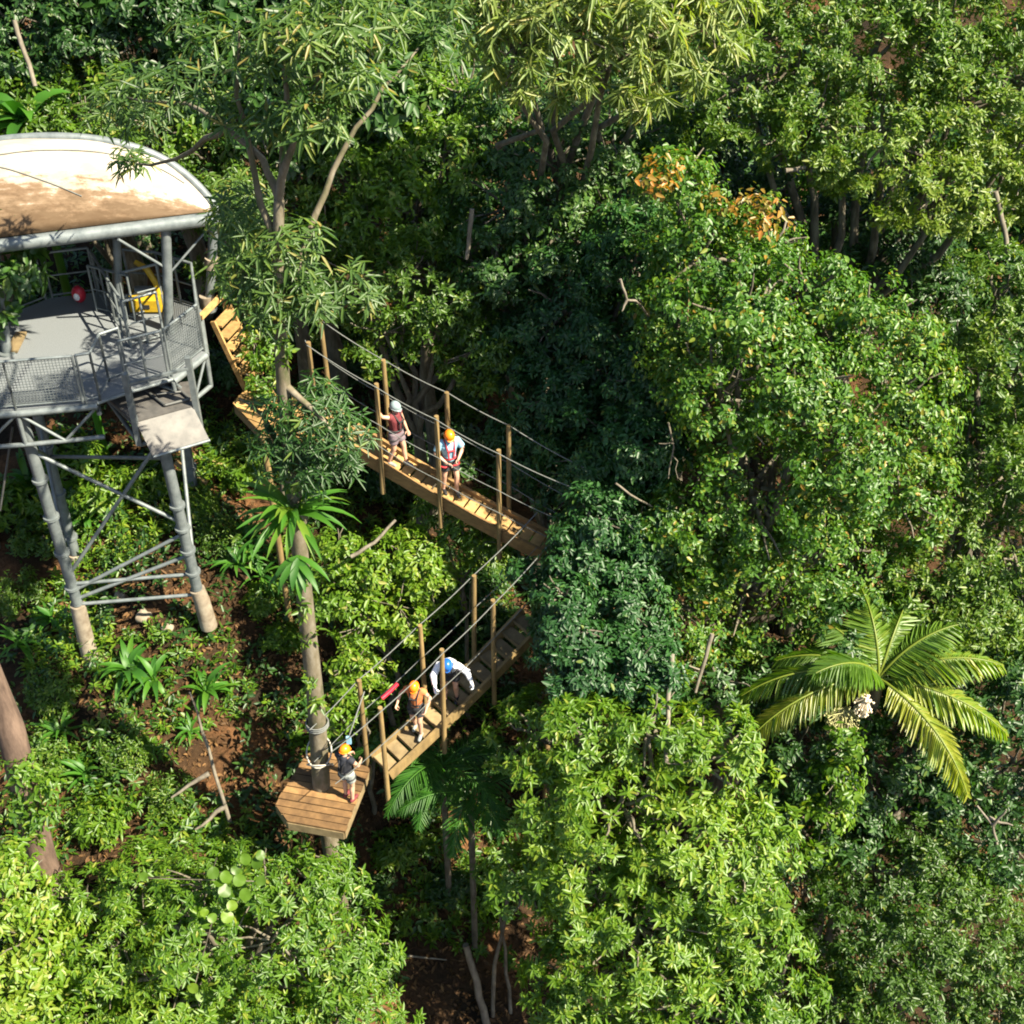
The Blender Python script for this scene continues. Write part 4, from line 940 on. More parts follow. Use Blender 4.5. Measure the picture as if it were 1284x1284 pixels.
tree('forest_tree', 'dark blue green tree that swallows the ends of both rope bridges', 'tree',
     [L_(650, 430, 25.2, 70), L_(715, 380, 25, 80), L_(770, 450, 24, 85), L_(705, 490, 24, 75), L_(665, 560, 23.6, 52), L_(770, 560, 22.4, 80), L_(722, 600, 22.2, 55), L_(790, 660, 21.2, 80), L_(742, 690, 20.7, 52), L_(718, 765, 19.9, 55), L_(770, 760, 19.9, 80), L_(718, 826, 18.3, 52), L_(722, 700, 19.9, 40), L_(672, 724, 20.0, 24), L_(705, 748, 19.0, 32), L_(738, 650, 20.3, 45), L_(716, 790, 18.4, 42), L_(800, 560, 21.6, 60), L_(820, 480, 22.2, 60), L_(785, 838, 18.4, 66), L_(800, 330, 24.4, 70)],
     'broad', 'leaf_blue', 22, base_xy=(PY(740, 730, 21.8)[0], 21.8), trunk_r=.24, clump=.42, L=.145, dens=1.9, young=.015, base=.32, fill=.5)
tree('forest_tree', 'bright tree with rosettes of long glossy leaves at the bottom centre', 'tree',
     [L_(670, 920, 17.6, 52), L_(735, 930, 17.1, 65), L_(810, 920, 17.1, 70), L_(690, 1000, 16.7, 60), L_(780, 1010, 16.4, 85), L_(880, 960, 16.7, 75), L_(730, 1090, 16.1, 85), L_(860, 1060, 15.9, 95), L_(930, 1080, 15.9, 72), L_(660, 1110, 16.2, 52), L_(800, 1160, 15.4, 100), L_(910, 1170, 15.5, 80), L_(740, 1230, 15.1, 85), L_(860, 1260, 14.9, 95), L_(950, 1260, 15.1, 65)],
     'rosette', 'leaf_bright', 23, trunk_r=.26, clump=.48, dens=1.8, L=.175, base=.45, young=.06, amp=.22)
tree('forest_tree', 'pale silvery tree with long hanging narrow leaves at the top centre', 'tree',
     [L_(650, 60, 23.6, 55), L_(710, 45, 23.8, 70), L_(770, 80, 24, 68), L_(840, 60, 24.4, 70), L_(600, 0, 23.6, 50), L_(680, -30, 24, 80), L_(790, 0, 24.3, 85), L_(880, 20, 25, 70)],
     'willow', 'leaf_pale', 24, base_xy=(PY(700, 0, 32)[0], 32), trunk_r=.2, clump=.5, dens=.8, base=.55, young=.08)
tree('forest_tree', 'broad sunlit tree of small glossy leaves filling the top right corner', 'tree',
     [L_(930, 110, 26.6, 75), L_(1000, 60, 27, 90), L_(1090, 80, 26.8, 95), L_(1180, 50, 27, 95), L_(1020, 160, 26, 75), L_(1110, 180, 25.6, 95), L_(1200, 140, 26, 95), L_(1265, 100, 26.4, 85), L_(1180, 240, 25, 65), L_(1260, 210, 25.3, 75), L_(1050, -20, 28, 110), L_(1200, -40, 28, 110), L_(940, 20, 27.6, 80), L_(1300, 20, 27, 90)],
     'fine', 'leaf_mid', 25, trunk_r=.26, clump=.5, dens=1.5, base=.68, young=.08, L=.132)
tree('forest_tree', 'grey green tree on the right edge above the palm', 'tree',
     [L_(1250, 380, 23.6, 72), L_(1200, 440, 23.4, 55), L_(1275, 470, 22.8, 80), L_(1210, 560, 22.6, 62), L_(1270, 590, 22, 80), L_(1200, 660, 21.6, 72), L_(1270, 690, 21.2, 80), L_(1160, 730, 20.9, 58), L_(1235, 760, 20.4, 66), L_(1310, 560, 22, 80), L_(1310, 780, 20.5, 70)],
     'fine', 'leaf_mid', 26, trunk_r=.22, clump=.45, dens=1.3, base=.55, L=.135)
tree('forest_tree', 'deep green fine leaved tree in the lower right corner', 'tree',
     [L_(1090, 1090, 17.4, 75), L_(1160, 1070, 17.4, 62), L_(1170, 1150, 16.8, 90), L_(1090, 1180, 16.5, 75), L_(1230, 1130, 17.2, 62), L_(1250, 1210, 16.3, 75), L_(1150, 1250, 16, 90), L_(1060, 1270, 15.8, 70), L_(1270, 1290, 15.8, 70)],
     'fine', 'leaf_mid', 27, trunk_r=.18, clump=.42, dens=1.3, base=.22, young=.04, L=.13)
tree('forest_tree', 'fresh green leafy tree spreading over the lower left below the plank platform', 'tree',
     [L_(110, 1130, 16.0, 55), L_(180, 1105, 16.2, 55), L_(260, 1110, 16.0, 62), L_(330, 1115, 15.8, 58), L_(395, 1115, 15.9, 46), L_(432, 1112, 16.4, 28), L_(412, 1078, 16.7, 24), L_(150, 1180, 15.5, 85), L_(250, 1180, 15.3, 90), L_(350, 1180, 15.2, 90), L_(430, 1190, 15.1, 62), L_(110, 1260, 14.8, 80), L_(220, 1270, 14.6, 90), L_(330, 1270, 14.5, 90), L_(430, 1270, 14.6, 75)],
     'rosette', 'leaf_bright', 28, trunk_r=.16, clump=.42, dens=1.65, base=.45, L=.155, young=.05)
tree('forest_tree', 'yellow green sunlit bush filling the bottom left corner', 'tree',
     [L_(5, 1110, 15.6, 62), L_(40, 1170, 15.1, 52), L_(-10, 1210, 14.8, 80), L_(40, 1270, 14.3, 72)],
     'broad', 'leaf_yellow', 29, trunk_r=.12, clump=.42, dens=1.1, base=.55, L=.17, young=.1)
# darker background trees along the top and behind the bridges
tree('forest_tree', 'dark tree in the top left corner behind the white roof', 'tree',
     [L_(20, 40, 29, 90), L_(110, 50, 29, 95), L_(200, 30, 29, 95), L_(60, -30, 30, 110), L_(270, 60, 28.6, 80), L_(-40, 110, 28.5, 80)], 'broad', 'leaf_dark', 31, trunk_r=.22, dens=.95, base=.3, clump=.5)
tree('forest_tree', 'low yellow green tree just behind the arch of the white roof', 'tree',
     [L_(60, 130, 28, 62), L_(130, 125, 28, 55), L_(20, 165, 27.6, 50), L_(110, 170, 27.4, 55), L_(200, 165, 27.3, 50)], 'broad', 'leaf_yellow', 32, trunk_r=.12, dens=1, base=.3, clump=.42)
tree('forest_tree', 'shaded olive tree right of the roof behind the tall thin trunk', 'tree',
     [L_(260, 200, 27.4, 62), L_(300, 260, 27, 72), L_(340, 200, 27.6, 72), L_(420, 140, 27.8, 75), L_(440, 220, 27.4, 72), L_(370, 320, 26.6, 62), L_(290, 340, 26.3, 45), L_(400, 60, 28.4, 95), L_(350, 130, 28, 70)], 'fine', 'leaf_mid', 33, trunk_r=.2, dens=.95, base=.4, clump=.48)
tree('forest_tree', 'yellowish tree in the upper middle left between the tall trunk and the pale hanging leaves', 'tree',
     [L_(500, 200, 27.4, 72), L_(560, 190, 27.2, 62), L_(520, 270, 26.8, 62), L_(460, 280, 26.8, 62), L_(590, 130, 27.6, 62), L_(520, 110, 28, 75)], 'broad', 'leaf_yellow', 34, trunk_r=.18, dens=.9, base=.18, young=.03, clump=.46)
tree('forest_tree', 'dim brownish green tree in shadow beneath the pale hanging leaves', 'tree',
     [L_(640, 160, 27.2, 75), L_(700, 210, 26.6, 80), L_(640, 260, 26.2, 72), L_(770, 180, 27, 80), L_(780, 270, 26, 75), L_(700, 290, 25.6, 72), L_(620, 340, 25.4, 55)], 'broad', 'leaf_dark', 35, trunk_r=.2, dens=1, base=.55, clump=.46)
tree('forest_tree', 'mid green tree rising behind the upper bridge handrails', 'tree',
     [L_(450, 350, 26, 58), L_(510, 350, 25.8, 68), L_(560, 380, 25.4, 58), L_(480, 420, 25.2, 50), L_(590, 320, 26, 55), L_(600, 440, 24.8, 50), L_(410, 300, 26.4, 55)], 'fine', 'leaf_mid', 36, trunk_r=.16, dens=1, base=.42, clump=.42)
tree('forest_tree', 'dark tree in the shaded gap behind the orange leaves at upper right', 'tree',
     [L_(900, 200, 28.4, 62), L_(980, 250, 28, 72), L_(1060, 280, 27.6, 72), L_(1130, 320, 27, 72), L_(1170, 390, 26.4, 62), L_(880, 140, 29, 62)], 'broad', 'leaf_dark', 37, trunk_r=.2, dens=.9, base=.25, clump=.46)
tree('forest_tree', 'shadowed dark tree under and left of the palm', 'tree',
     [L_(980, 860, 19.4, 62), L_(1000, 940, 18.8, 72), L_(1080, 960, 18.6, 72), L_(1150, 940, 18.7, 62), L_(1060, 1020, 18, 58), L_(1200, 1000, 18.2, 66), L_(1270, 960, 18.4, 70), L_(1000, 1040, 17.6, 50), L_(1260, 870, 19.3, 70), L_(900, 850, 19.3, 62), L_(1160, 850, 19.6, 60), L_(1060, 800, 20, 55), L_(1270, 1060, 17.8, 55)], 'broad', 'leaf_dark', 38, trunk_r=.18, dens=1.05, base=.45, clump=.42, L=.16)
tree('vine_column', 'light green vine hanging in a narrow column below the palm', 'vine',
     [L_(1060, 930, 17.9, 28), L_(1050, 975, 17.6, 30), L_(1035, 1020, 17.3, 26), L_(1025, 1060, 17.0, 20)], 'vine', 'leaf_bright', 39, trunk_r=.05, dens=1, base=.4, clump=.3)
# orange flushes of new leaves on the vine draped tree
go = np.random.default_rng(41)
for px, py, y, rp, n, lab in ((828, 215, 21.9, 34, 26, 'cluster of orange new leaves at the upper left of the vine draped tree'), (958, 262, 22.1, 48, 34, 'wider cluster of orange new leaves at the top of the vine draped tree'), (905, 250, 22.1, 34, 14, 'small orange leaf cluster between the two larger orange ones')):
    e = empty('young_foliage', PY(px, py, y), lab, 'leaves')
    sprays('leaf_spray', [(px, py, y, rp, n)], 'vine', 'leaf_orange', e, go, L=.15, base=.45)

# ------------------------------------------------------------------ palm with flower bunches
pc = PY(1102, 850, 19.0); gp = float(ground(pc[0] + .1, pc[1] + .3))
pr = empty('palm_tree', (pc[0] + .1, pc[1] + .3, gp), 'feather palm with arching sunlit fronds and pale hanging flower bunches', 'palm')
mb = MB(); mb.tube(wig((pc[0] + .1, pc[1] + .3, gp), pc, 5, .03), [.16, .13, .12, .12, .14], 12, .5); mb.build('trunk', M['bark'], pr)
gq = np.random.default_rng(51)
for az, ln, rise, dr, tint in ((-2, 2.5, 40, 28, .7), (-24, 2.7, 14, 42, .75), (-56, 2.9, 8, 60, .9), (18, 2.0, 62, 8, .5), (62, 1.8, 62, 10, .55), (100, 1.9, 66, 0, .6), (140, 1.9, 50, 15, .3), (172, 2.2, 38, 38, .4), (-156, 3.5, 24, 62, .85), (188, 3.0, 30, 45, .6), (205, 2.0, 60, 15, .35)):
    pts, B, D, N, L, W = frond_arrays(pc, R(az), ln, R(rise), R(dr), 60, .70, .068, gq, vee=.25, hang=.40)
    fr = leaf_object('frond', B, D, N, L, W, np.clip(tint + gq.normal(0, .1, len(B)), 0, 1), M['palm'], pr, (pc[0] + .1, pc[1] + .3, gp), droop=.3, shape=1)
    STATS['leaves'] += len(B)
    mb = MB(); mb.tube(pts, np.linspace(.032, .008, len(pts)), 6, .8); st_ = mb.build('rachis', M['palm'], pr); st_.parent = fr
bq = PY(1055, 905, 18.5)
mb = MB()
for i in range(150):
    d = norm(gq.normal(0, 1, 3) + A3(0, 0, -.4)); a = bq + A3(.02, .1, .30); b = bq + d * A3(.40, .32, .42) * gq.uniform(.5, 1); mb.tube(wig(a, b, 4, .3, gq), .012, 4, gq.random(), cap=False)
    for _ in range(2): mb.ball(b + gq.normal(0, .03, 3), .022, gq.random(), 5, 4)
mb.build('seed_bunch', M['flower_green'], pr)
bq = PY(1083, 885, 18.45); mb = MB()
for i in range(60):
    d = norm(gq.normal(0, 1, 3)); b = bq + d * A3(.19, .15, .28); mb.tube([bq + A3(.02, 0, .22), b], .012, 4, gq.random(), cap=False); mb.ball(b, .028, gq.random(), 5, 4)
mb.build('flower_bunch', M['flower'], pr)
# ------------------------------------------------------------------ understorey
gu = np.random.default_rng(71)
def shrub_proto(st, mat, seed, L=None, base=.45, dens=1.0, young=.05):
    g = np.random.default_rng(seed)
    lobes = [(A3(0, 0, .55), (.5, .5, .42)), (A3(.38, -.1, .42), (.36, .36, .32)), (A3(-.36, .1, .45), (.36, .36, .34)), (A3(.05, -.3, .35), (.36, .32, .30)), (A3(-.05, .3, .5), (.36, .32, .34))]
    style = dict(ST[st]); 
    if L: style['W'] *= L / style['L']; style['L'] = L
    P, A = crown_points(lobes, style, g, dens, back=1.0, clump=.28, amp=.22, fill=.3)
    B, D, N, LL, WW = rosettes(P, A, style, g)
    o = leaf_object('foliage', B, D, N, LL, WW, leaf_tint(P, style['k'], g, base, .15, young), M[mat], None, (0, 0, 0)); C.objects.unlink(o)
    mb = MB()
    for c, r in lobes: mb.tube(wig((0, 0, 0), c, 4, .2, g), [.03, .025, .018, .010], 5, .5)
    me = mb
    t = bpy.data.meshes.new('stems'); t.from_pydata(mb.v, [], mb.f); at = t.attributes.new('tint', 'FLOAT', 'FACE'); at.data.foreach_set('value', np.array(mb.t, np.float32)); t.materials.append(M['bark'])
    to = bpy.data.objects.new('stems', t)
    return (o, to, len(B))
def shrub(proto, px, py, s, label, group=None, on=None, name='shrub', cat='shrub', rot=None):
    p = PG(px, py) if on is None else on
    r = empty(name, (p[0], p[1], p[2] - .05), label, cat, group, rotz=gu.uniform(0, 6.28) if rot is None else rot)
    r.scale = (s * gu.uniform(.9, 1.1), s * gu.uniform(.9, 1.1), s * gu.uniform(.9, 1.15))
    for o in proto[:2]: c = o.copy(); c.parent = r; C.objects.link(c)
    STATS['leaves'] += proto[2]; return r
S_yel = shrub_proto('broad', 'leaf_yellow', 81, .13, .45, 1.2)
S_mid = shrub_proto('broad', 'leaf_mid', 82, .14, .45, 1.2)
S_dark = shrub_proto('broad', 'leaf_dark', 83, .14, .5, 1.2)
S_bri = shrub_proto('rosette', 'leaf_bright', 84, .19, .4, 1.2)
S_fine = shrub_proto('fine', 'leaf_mid', 85, .11, .4, 1.1)
# the yellow bushes between the bridges and the platform
tree('sapling', 'sunlit yellow green bushy tree left of centre between the two rope bridges', 'tree',
     [plob(470, 715, 21.6, 42), plob(520, 700, 21.9, 40), plob(430, 740, 21.3, 38), plob(500, 760, 21.0, 40), plob(455, 785, 20.7, 36), plob(545, 735, 21.5, 34), plob(425, 690, 21.9, 30)], 'broad', 'leaf_yellow', 61, trunk_r=.06, clump=.34, dens=1.25, base=.42, L=.15)
tree('sapling', 'yellow leaved small tree under the right half of the upper bridge', 'tree', [plob(575, 655, 22.6, 34), plob(545, 640, 22.9, 30), plob(605, 680, 22.3, 32), plob(600, 640, 23, 28)], 'broad', 'leaf_yellow', 62, trunk_r=.05, clump=.32, dens=1.2, base=.3, L=.14)
tree('sapling', 'yellow leaved small tree between the platform trunk and the end posts of the lower bridge', 'tree', [plob(450, 865, 19.2, 30), plob(425, 895, 18.8, 26), plob(440, 835, 19.5, 26), plob(470, 840, 19.5, 22)], 'broad', 'leaf_yellow', 63, trunk_r=.05, clump=.3, dens=1.2, base=.5, L=.15)
for px, py, s, lab in ((520, 770, 1.0, 'yellow bush in front of the dark gap above the lower bridge'), (440, 700, .9, 'yellow bush behind the nest fern on its right'), (355, 810, .8, 'yellow bush touching the left of the tall trunk'), (600, 430, 1.3, 'yellow tinted bush behind the last tall posts of the upper bridge')):
    shrub(S_yel, px, py, s, lab, 'yellow bushes round the bridges')
for px, py, s, lab in ((600, 480, 1.6, 'mid green bush behind the right half of the upper bridge'), (520, 450, 1.5, 'mid green bush behind the first tall posts of the upper bridge'), (640, 590, 1.2, 'mid green bush at the far end of the upper bridge'), (570, 520, 1.3, 'mid green bush behind the person in pale blue'), (430, 440, 1.3, 'mid green bush left of the upper bridge posts'), (380, 430, 1.2, 'mid green bush just right of the tall trunk above the landing'), (300, 430, .9, 'bright bush beside the wooden staircase'), (610, 700, 1.0, 'mid green bush between the ends of both bridges'), (600, 730, .9, 'bush behind the far posts of the lower bridge')):
    shrub(S_mid, px, py, s, lab, 'green bushes behind the bridges')
for px, py, s, lab in ((30, 760, 1.0, 'leafy bush left of the front tower foot'), (130, 630, 1.1, 'bush growing between the tower legs'), (190, 620, 1.0, 'bush at the right of the tower legs'), (70, 880, 1.0, 'bush below the tower foot near the left edge'), (160, 960, .9, 'bush in the lower left clearing'), (60, 960, 1.1, 'bush beside the thick leaning trunk'), (215, 1010, .9, 'bush under the curved bare branch'), (130, 1040, 1.0, 'bush above the fresh green tree at lower left'), (330, 760, .7, 'bush left of the tall trunk below its nest fern'), (280, 690, .9, 'bush right of the tower leg'), (60, 690, 1.1, 'bush behind the front tower leg'), (20, 650, 1.2, 'bush at the left edge under the tower deck'), (300, 600, 1.1, 'bush below the metal flap'), (250, 640, .8, 'bush in front of the right tower leg'), (90, 590, 1.2, 'bush below the front deck truss')):
    shrub(S_fine if gu.random() < .5 else S_bri, px, py, s, lab, 'bushes on the slope round the tower')
for px, py, s, lab in ((500, 1075, .85, 'pale leaved bush right of the platform over the dark gully'), (560, 1120, .8, 'bush in the middle of the dark gully'), (630, 1130, .9, 'bush on the right of the dark gully'), (470, 1120, .6, 'small bush left in the dark gully')):
    shrub(S_bri if px == 500 else S_dark, px, py, s, lab, 'bushes in the gully')
k = 0
for px, py in ((80, 420), (30, 380), (160, 330), (330, 460), (250, 480), (450, 480), (660, 450), (700, 620), (560, 590), (490, 620), (640, 700), (590, 770), (540, 740), (620, 820), (650, 900), (600, 960), (540, 1000)):
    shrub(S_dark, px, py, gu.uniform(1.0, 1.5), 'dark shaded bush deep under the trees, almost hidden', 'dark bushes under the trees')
tree('sapling', 'fresh green sapling overlapping the right side of the wooden staircase', 'tree', [plob(318, 428, 25.0, 24), plob(338, 452, 24.6, 24), plob(326, 480, 24.2, 22), plob(345, 420, 25.4, 22)], 'broad', 'leaf_bright', 64, trunk_r=.05, clump=.3, dens=1.2, base=.5, L=.15)
# big leaved plants and ferns
for px, py, n, L, W, lab in ((165, 855, 13, .95, .20, 'broad strap leaved plant below the tower footing'), (195, 865, 12, .9, .18, 'second strap leaved plant just right of the one below the tower footing'), (262, 880, 11, .9, .18, 'strap leaved plant below the right tower foot'), (30, 820, 12, .9, .12, 'fern at the left edge beside the thick trunk'), (70, 790, 14, .8, .10, 'fern left of the front tower foot'), (40, 620, 10, 1.1, .20, 'dark long leaved plant at the left edge under the deck'), (110, 660, 10, .9, .16, 'long leaved plant between the tower legs'), (315, 690, 14, .95, .12, 'bright long leaved fern left of the tall trunk'), (330, 735, 12, .85, .10, 'lower long leaved fern left of the tall trunk'), (300, 720, 12, .9, .12, 'leftmost of the long leaved ferns near the tall trunk'), (80, 930, 13, .8, .11, 'fern in the lower left clearing'), (110, 985, 12, .8, .11, 'fern under the clearing at lower left'), (240, 930, 11, .6, .09, 'small fern beside the curved bare branch'), (35, 160, 7, 1.6, .42, 'large banana leaved plant at the left edge behind the roof')):
    p = PG(px, py)
    if py == 160: p = PY(38, 172, 27.0)
    r = empty('fern', p - UPZ * .05, lab, 'fern' if 'fern' in lab else 'plant'); strap_object('leaf_rosette', p + UPZ * .30, int(n * 1.5), L * .95, W * .75, gu, 'fern', r, rise=(25, 80), fall=1.5, tint=.45)
    if py == 160:
        mb = MB(); mb.tube([(p[0], p[1], float(ground(p[0], p[1]))), p], .10, 8); mb.build('stem', M['fern'], r)
# low palms below the lower bridge
for px, py, y, n, ln, lab in ((555, 960, 18.6, 8, 2.0, 'dark low palm beneath the lower rope bridge'), (590, 1000, 17.9, 7, 1.7, 'dark low palm right of the platform, fronds hanging down')):
    c = PY(px, py, y); gz = float(ground(c[0], c[1])); r = empty('low_palm', (c[0], c[1], gz), lab, 'palm')
    mb = MB(); mb.tube([(c[0], c[1], gz - .1), c], .07, 8); mb.build('trunk', M['bark'], r)
    for i in range(n):
        az = 6.28 * i / n + gu.uniform(-.3, .3); pts, B, D, N, L, W = frond_arrays(c, az, ln * gu.uniform(.8, 1.1), R(gu.uniform(25, 60)), R(gu.uniform(35, 65)), 34, .50, .036, gu, vee=.25, hang=.3)
        f = leaf_object('frond', B, D, N, L, W, np.clip(.3 + gu.normal(0, .12, len(B)), 0, 1), M['fern'], r, (c[0], c[1], gz), droop=.3, shape=1); STATS['leaves'] += len(B)
        mb = MB(); mb.tube(pts, np.linspace(.022, .006, len(pts)), 5, .5); q = mb.build('rachis', M['fern'], r); q.parent = f
# round leaved climber over the lower left tree
spots = [(268, 1095), (282, 1102), (296, 1090), (305, 1108), (288, 1118), (275, 1112), (310, 1085), (322, 1080), (330, 1068), (258, 1142), (270, 1148), (288, 1150), (248, 1160), (290, 1135), (185, 1098), (244, 1240), (252, 1252), (246, 1200), (262, 1280), (228, 1262), (326, 1100), (315, 1120)]
P = np.array([PY(x + gu.normal(0, 3), y + gu.normal(0, 3), 15.25 - (y - 1090) * .0068) for x, y in spots]); n = len(P)
e = empty('climber', P.mean(0), 'climber with large round lime green leaves over the lower left tree', 'climber')
mb = MB()
for q, (x, y) in zip(P, spots):
    nn = norm(gu.normal(0, .22, 3) + A3(.1, -.45, .8)); u = norm(np.cross(nn, gu.normal(0, 1, 3))); v = np.cross(nn, u); r_ = gu.uniform(.08, .125); t_ = np.clip(gu.normal(.55 if y > 1130 else .25, .12), 0, 1)
    rim = [q + u * r_ * math.cos(k) * (1 - .12 * math.cos(k)) + v * r_ * 1.05 * math.sin(k) + nn * .012 * math.cos(3 * k) for k in np.linspace(0, 2 * math.pi, 13)[:-1]]
    mb.add(rim + [q - nn * .018], [(k, (k + 1) % 12, 12) for k in range(12)], t_, True)
mb.build('round_leaves', M['leaf_yellow'], e)
mb = MB(); o_ = P[np.argsort(P[:, 2])]; mb.tube(np.array([p_ - A3(0, -.03, .08) for p_ in o_[::3]]), .012, 5); mb.build('stem', M['bark'], e)

# thick trunk on the left edge
a = PY(-22, 780, 17.4); b = PY(48, 1050, 17.1); d = (b - a)
foot = b + d * ((float(ground(b[0], b[1])) - .4 - b[2]) / d[2]); topp = a - d * 1.2
r = empty('old_tree', foot, 'thick reddish brown leaning trunk wrapped in climbers at the left edge', 'tree')
mb = MB(); mb.tube(wig(foot, topp, 9, .02), np.linspace(.29, .22, 9), 14, .5); mb.build('trunk', M['bark_red'], r)
crown('crown', [(topp + A3(-1.2, .5, .8), (1.3, 1.3, 1.0)), (topp + A3(-.3, 1.2, 1.2), (1.2, 1.2, .9)), (topp + A3(-2, -.4, .4), (1.2, 1.2, .9))], 'broad', 'leaf_mid', gu, r, foot, dens=.7)
sprays('climber_leaves', [(25, 960, 16.85, 26, 34), (45, 1020, 16.75, 30, 44), (50, 985, 16.8, 26, 24), (20, 1000, 16.8, 22, 20)], 'broad', 'leaf_bright', r, gu)

# bare sticks, thin trunks and hanging vines
def stick(pts, r0, r1, name, label, cat, mat='bark_pale', forks=(), group=None):
    mb = MB(); q = np.concatenate([wig(a, b, 4, .06, gu)[:-1] for a, b in zip(pts[:-1], pts[1:])] + [np.array([pts[-1]])]); mb.tube(q, np.linspace(r0, r1, len(q)), 7, .6)
    for f in forks: mb.tube(wig(f[0], f[1], 5, .1, gu), np.linspace(r1 * 1.3, r1 * .5, 5), 6, .6)
    return tag(mb.build(name, M[mat], None), label, cat, group)
stick([Y(238, 868, 18.8), Y(262, 940, 18.6), Y(288, 1030, 18.0)], .022, .045, 'bare_branch', 'curved bare grey branch standing in the lower left clearing', 'branch', 'bark_pale', [(Y(282, 1012, 18.1), Y(245, 1040, 17.8)), (Y(262, 970, 18.4), Y(215, 1000, 18.1))])
stick([Y(815, 400, 22), Y(797, 377, 21.1), Y(786, 376, 20.9), Y(778, 350, 20.9)], .020, .024, 'bare_branch', 'white forked dead twig sticking out of the dark tree', 'branch', 'bark_pale', [(Y(786, 376, 20.9), Y(780, 390, 20.8))])
stick([Y(772, 606, 19.8), Y(790, 620, 19.8), Y(825, 640, 21)], .02, .02, 'bare_branch', 'short pale broken stick poking out of the shaded leaves', 'branch', 'bark_pale')
stick([Y(843, 820, 18.1), Y(838, 900, 17.2), Y(836, 955, 16.1)], .05, .035, 'thin_trunk', 'pale thin straight trunk standing above the bright bottom tree', 'tree trunk', 'bark_pale')
stick([Y(893, 795, 18.7), Y(880, 840, 18.4), Y(872, 868, 18.2)], .045, .03, 'thin_trunk', 'pale slanting stem just right of the straight thin trunk', 'tree trunk', 'bark_pale')
stick([Y(592, 262, 25), Y(588, 300, 24.9), Y(585, 325, 24.8)], .05, .04, 'thin_trunk', 'short length of pale trunk in the dark gap at upper centre', 'tree trunk', 'bark_pale')
stick([Y(18, 25, 27.6), Y(32, 70, 27.4), Y(44, 108, 27.2)], .05, .05, 'thin_trunk', 'pale thin trunk in the dark top left corner', 'tree trunk', 'bark_pale')
stick([Y(1248, 240, 24.3), Y(1260, 290, 24.1), Y(1263, 318, 24)], .05, .05, 'thin_trunk', 'grey limb showing through the foliage at the right edge', 'tree trunk', 'bark_pale')
stick([Y(985, 214, 25), Y(1010, 210, 25.1)], .05, .04, 'bare_branch', 'pale branch across the shaded gap at upper right', 'branch', 'bark_pale')
stick([Y(862, 350, 21.2), Y(864, 420, 20.9), Y(862, 440, 20.9)], .012, .010, 'hanging_vine', 'thin brown vine stem hanging down the left of the vine draped tree', 'vine', 'timber_post')
stick([Y(975, 298, 22.2), Y(982, 290, 22.2), Y(986, 276, 22.3)], .022, .02, 'bare_branch', 'pale broken stick just under the orange leaves', 'branch', 'bark_pale')
stick([Y(838, 530, 20.1), Y(845, 560, 20), Y(838, 600, 19.9)], .018, .012, 'hanging_vine', 'brown forked stems in the dark hollow of the vine draped tree', 'vine', 'bark', [(Y(845, 556, 20), Y(826, 556, 20)), (Y(845, 560, 20), Y(850, 600, 19.9))])
stick([Y(440, 698, 21), Y(470, 680, 21.2), Y(496, 652, 21.5)], .045, .03, 'bare_branch', 'fallen bare branch under the upper bridge', 'branch', 'bark_pale')
a = PG(610, 1284); stick([a, Y(598, 1230, a[1] + .1), Y(584, 1185, a[1] + .3)], .09, .07, 'thin_trunk', 'pale mossy trunk at the bottom of the dark gully', 'tree trunk', 'bark_pale')
a = PG(618, 1275); stick([a, Y(620, 1210, a[1] + .1), Y(632, 1160, a[1] + .2), Y(640, 1110, a[1] + .3)], .05, .035, 'thin_trunk', 'brown thin trunk right of the pale mossy one in the gully', 'tree trunk', 'bark')
a = PG(640, 1270); stick([a, Y(634, 1190, a[1] + .1), Y(622, 1130, a[1] + .3)], .045, .03, 'thin_trunk', 'rightmost thin brown trunk in the gully', 'tree trunk', 'bark')
a = PG(505, 1200); stick([a + UPZ * .06, PG(560, 1206) + UPZ * .08], .03, .015, 'fallen_stick', 'thin grey stick lying across the gully floor', 'branch', 'bark_pale')
for px0, py0, px1, py1, lab in ((225, 600, 262, 620, 'orange brown fallen log behind the right tower leg'), (228, 586, 290, 600, 'orange brown fallen log above the other one near the staircase foot')):
    a = PG(px0, py0) + UPZ * .5; b = PG(px1, py1) + UPZ * .35; stick([a, b], .07, .06, 'fallen_log', lab, 'log', 'timber_post')
stick([Y(1225, 1010, 17.2), Y(1245, 1035, 17), Y(1250, 1060, 16.9)], .02, .03, 'bare_branch', 'pale forked twig below the tip of the palm frond', 'branch', 'bark_pale', [(Y(1245, 1035, 17), Y(1262, 1015, 17)), (Y(1240, 1025, 17.1), Y(1270, 1035, 17))])
# rocks under the tower
for px, py, s, lab in ((180, 775, .16, 'smooth grey rock under the tower between its feet'), (152, 752, .15, 'round grey rock at the back of the tower feet'), (210, 790, .12, 'small brown rock near the right tower foot')):
    p = PG(px, py); mb = MB(); mb.ball(p + UPZ * s * .4, (s * 1.3, s, s * .8), .5, 12, 8)
    V = np.array(mb.v); V += (lump(norm(V - p), gu, .18) - 1)[:, None] * (V - p); mb.v = [tuple(v) for v in V]; tag(mb.build('rock', M['concrete'], None), lab, 'rock')

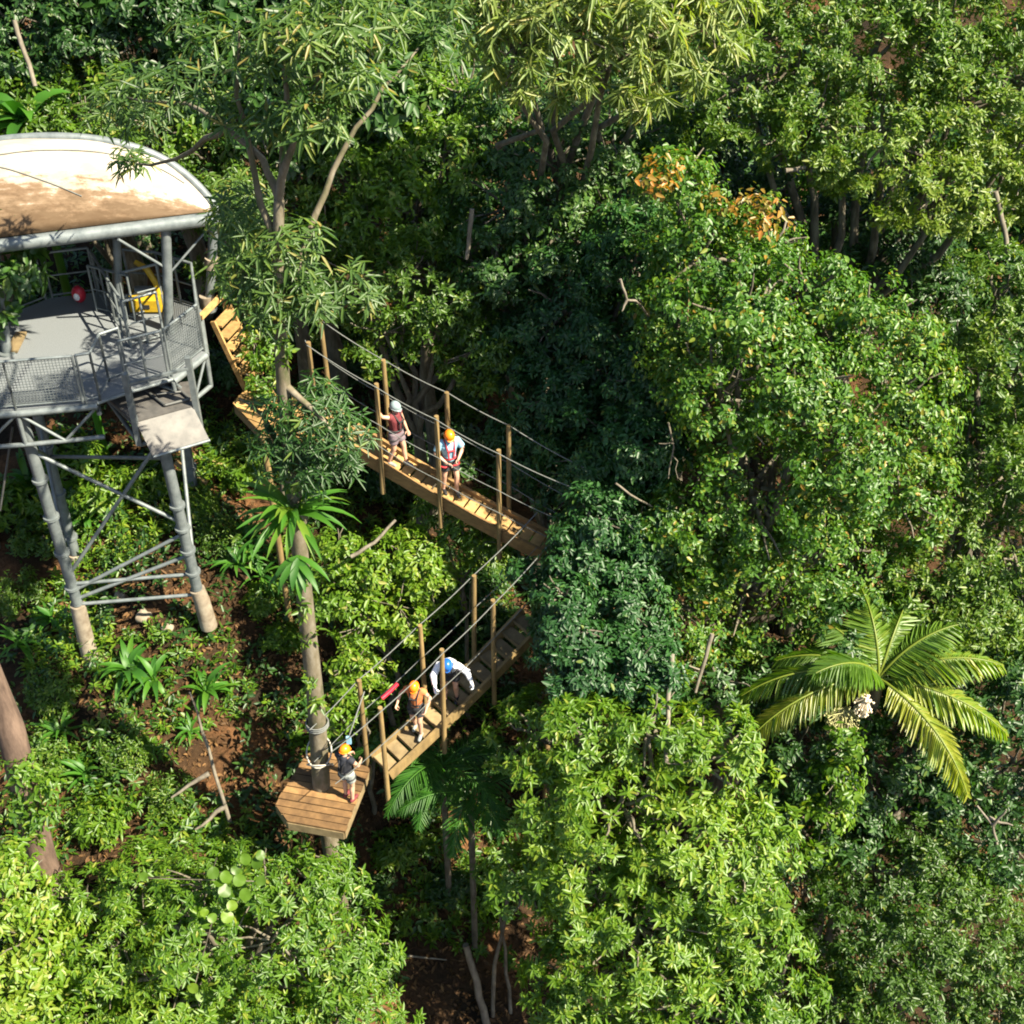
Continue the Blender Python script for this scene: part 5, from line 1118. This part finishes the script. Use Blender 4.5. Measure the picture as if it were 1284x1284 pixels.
# leaf litter and ground cover: uncountable, one object each
def scatter(n, x0, x1, y0, y1):
    x = gu.uniform(x0, x1, n); y = gu.uniform(y0, y1, n); return np.stack([x, y, ground(x, y)], 1)
P = scatter(42000, -11, 8, 13, 29); n = len(P); D = norm(gu.normal(0, 1, (n, 3)) * A3(1, 1, .25)); N = norm(gu.normal(0, .35, (n, 3)) + A3(0, 0, 1))
tag(leaf_object('leaf_litter', P + A3(0, 0, .03), D, N, gu.uniform(.08, .2, n), gu.uniform(.04, .08, n), np.clip(gu.beta(2, 3, n), 0, 1), M['litter'], None, (0, 0, 0)), 'brown fallen leaves covering the ground of the forest slope', 'leaf litter', kind='stuff')
def cover(name, label, n, mat, st, L, region, thr, seed, hmax):
    g = np.random.default_rng(seed); P = scatter(n, *region)
    f = sum(np.sin(P[:, 0] * a + P[:, 1] * b + c) for a, b, c in ((.9, .5, seed), (-.6, 1.1, 1 + seed), (1.7, -1.2, 2.0), (.4, 1.9, seed * .3))) / 4
    P = P[(f > thr) & ~((P[:, 0] > -2.4) & (P[:, 0] < 1.6) & (P[:, 1] < 17.6)) & ~((np.hypot(P[:, 0] + 7.2, P[:, 1] - 21.6) < 1.9) & (g.random(len(P)) < .35))]; 
    style = dict(ST[st]); style['W'] *= L / style['L']; style['L'] = L
    P = P + np.stack([0 * P[:, 0], 0 * P[:, 0], g.random(len(P)) ** 1.5 * hmax + .06], 1)
    B, D, N, LL, WW = rosettes(P, norm(g.normal(0, .35, (len(P), 3)) + A3(0, -.1, 1)), style, g); STATS['leaves'] += len(B)
    tag(leaf_object(name, B, D, N, LL, WW, leaf_tint(P, style['k'], g, .42, .17, .06), M[mat], None, (0, 0, 0)), label, 'undergrowth', kind='stuff')
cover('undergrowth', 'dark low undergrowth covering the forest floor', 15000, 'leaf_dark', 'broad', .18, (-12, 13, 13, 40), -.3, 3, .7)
cover('undergrowth', 'light green low plants on the sunlit slope', 7000, 'leaf_bright', 'rosette', .17, (-11, 0, 14, 28), -.02, 5, .5)
# filler trees that only close the forest behind and beside the view
fg = np.random.default_rng(91)
proto = tree('forest_tree', 'dark forest tree standing deep behind the nearer crowns', 'tree', [(A3(0, 36, 17), (2.2, 2.2, 1.9)), (A3(1.5, 35.5, 16.2), (1.6, 1.6, 1.4)), (A3(-1.5, 35.8, 16.4), (1.6, 1.6, 1.4)), (A3(0, 34.6, 15.8), (1.6, 1.5, 1.4))], 'broad', 'leaf_dark', 93, base_xy=(0, 36), dens=.55, L=.26, clump=.6, group='forest trees behind')
base = proto.location.copy(); kids = list(proto.children)
spots = [(-10, 33), (-6.5, 35), (-3, 32.5), (3.5, 33), (6.5, 34.5), (9.5, 33), (12.5, 34), (-13, 31), (-12.5, 25), (11.8, 27), (12.5, 22), (11.5, 30), (4.5, 29.5), (0, 30), (-4.5, 29.5), (-8, 31)]
for i, (x, y) in enumerate(spots):
    c = proto.copy(); C.objects.link(c); c.location = (x, y, float(ground(x, y)) - .4 + fg.uniform(-1.0, .3)); c.rotation_euler = (0, 0, fg.uniform(-.6, .6)); s = fg.uniform(.85, 1.15); c.scale = (s, s, s)
    for k_ in kids: d = k_.copy(); d.parent = c; C.objects.link(d)
print('LEAVES', STATS['leaves'], 'OBJECTS', len(bpy.data.objects))
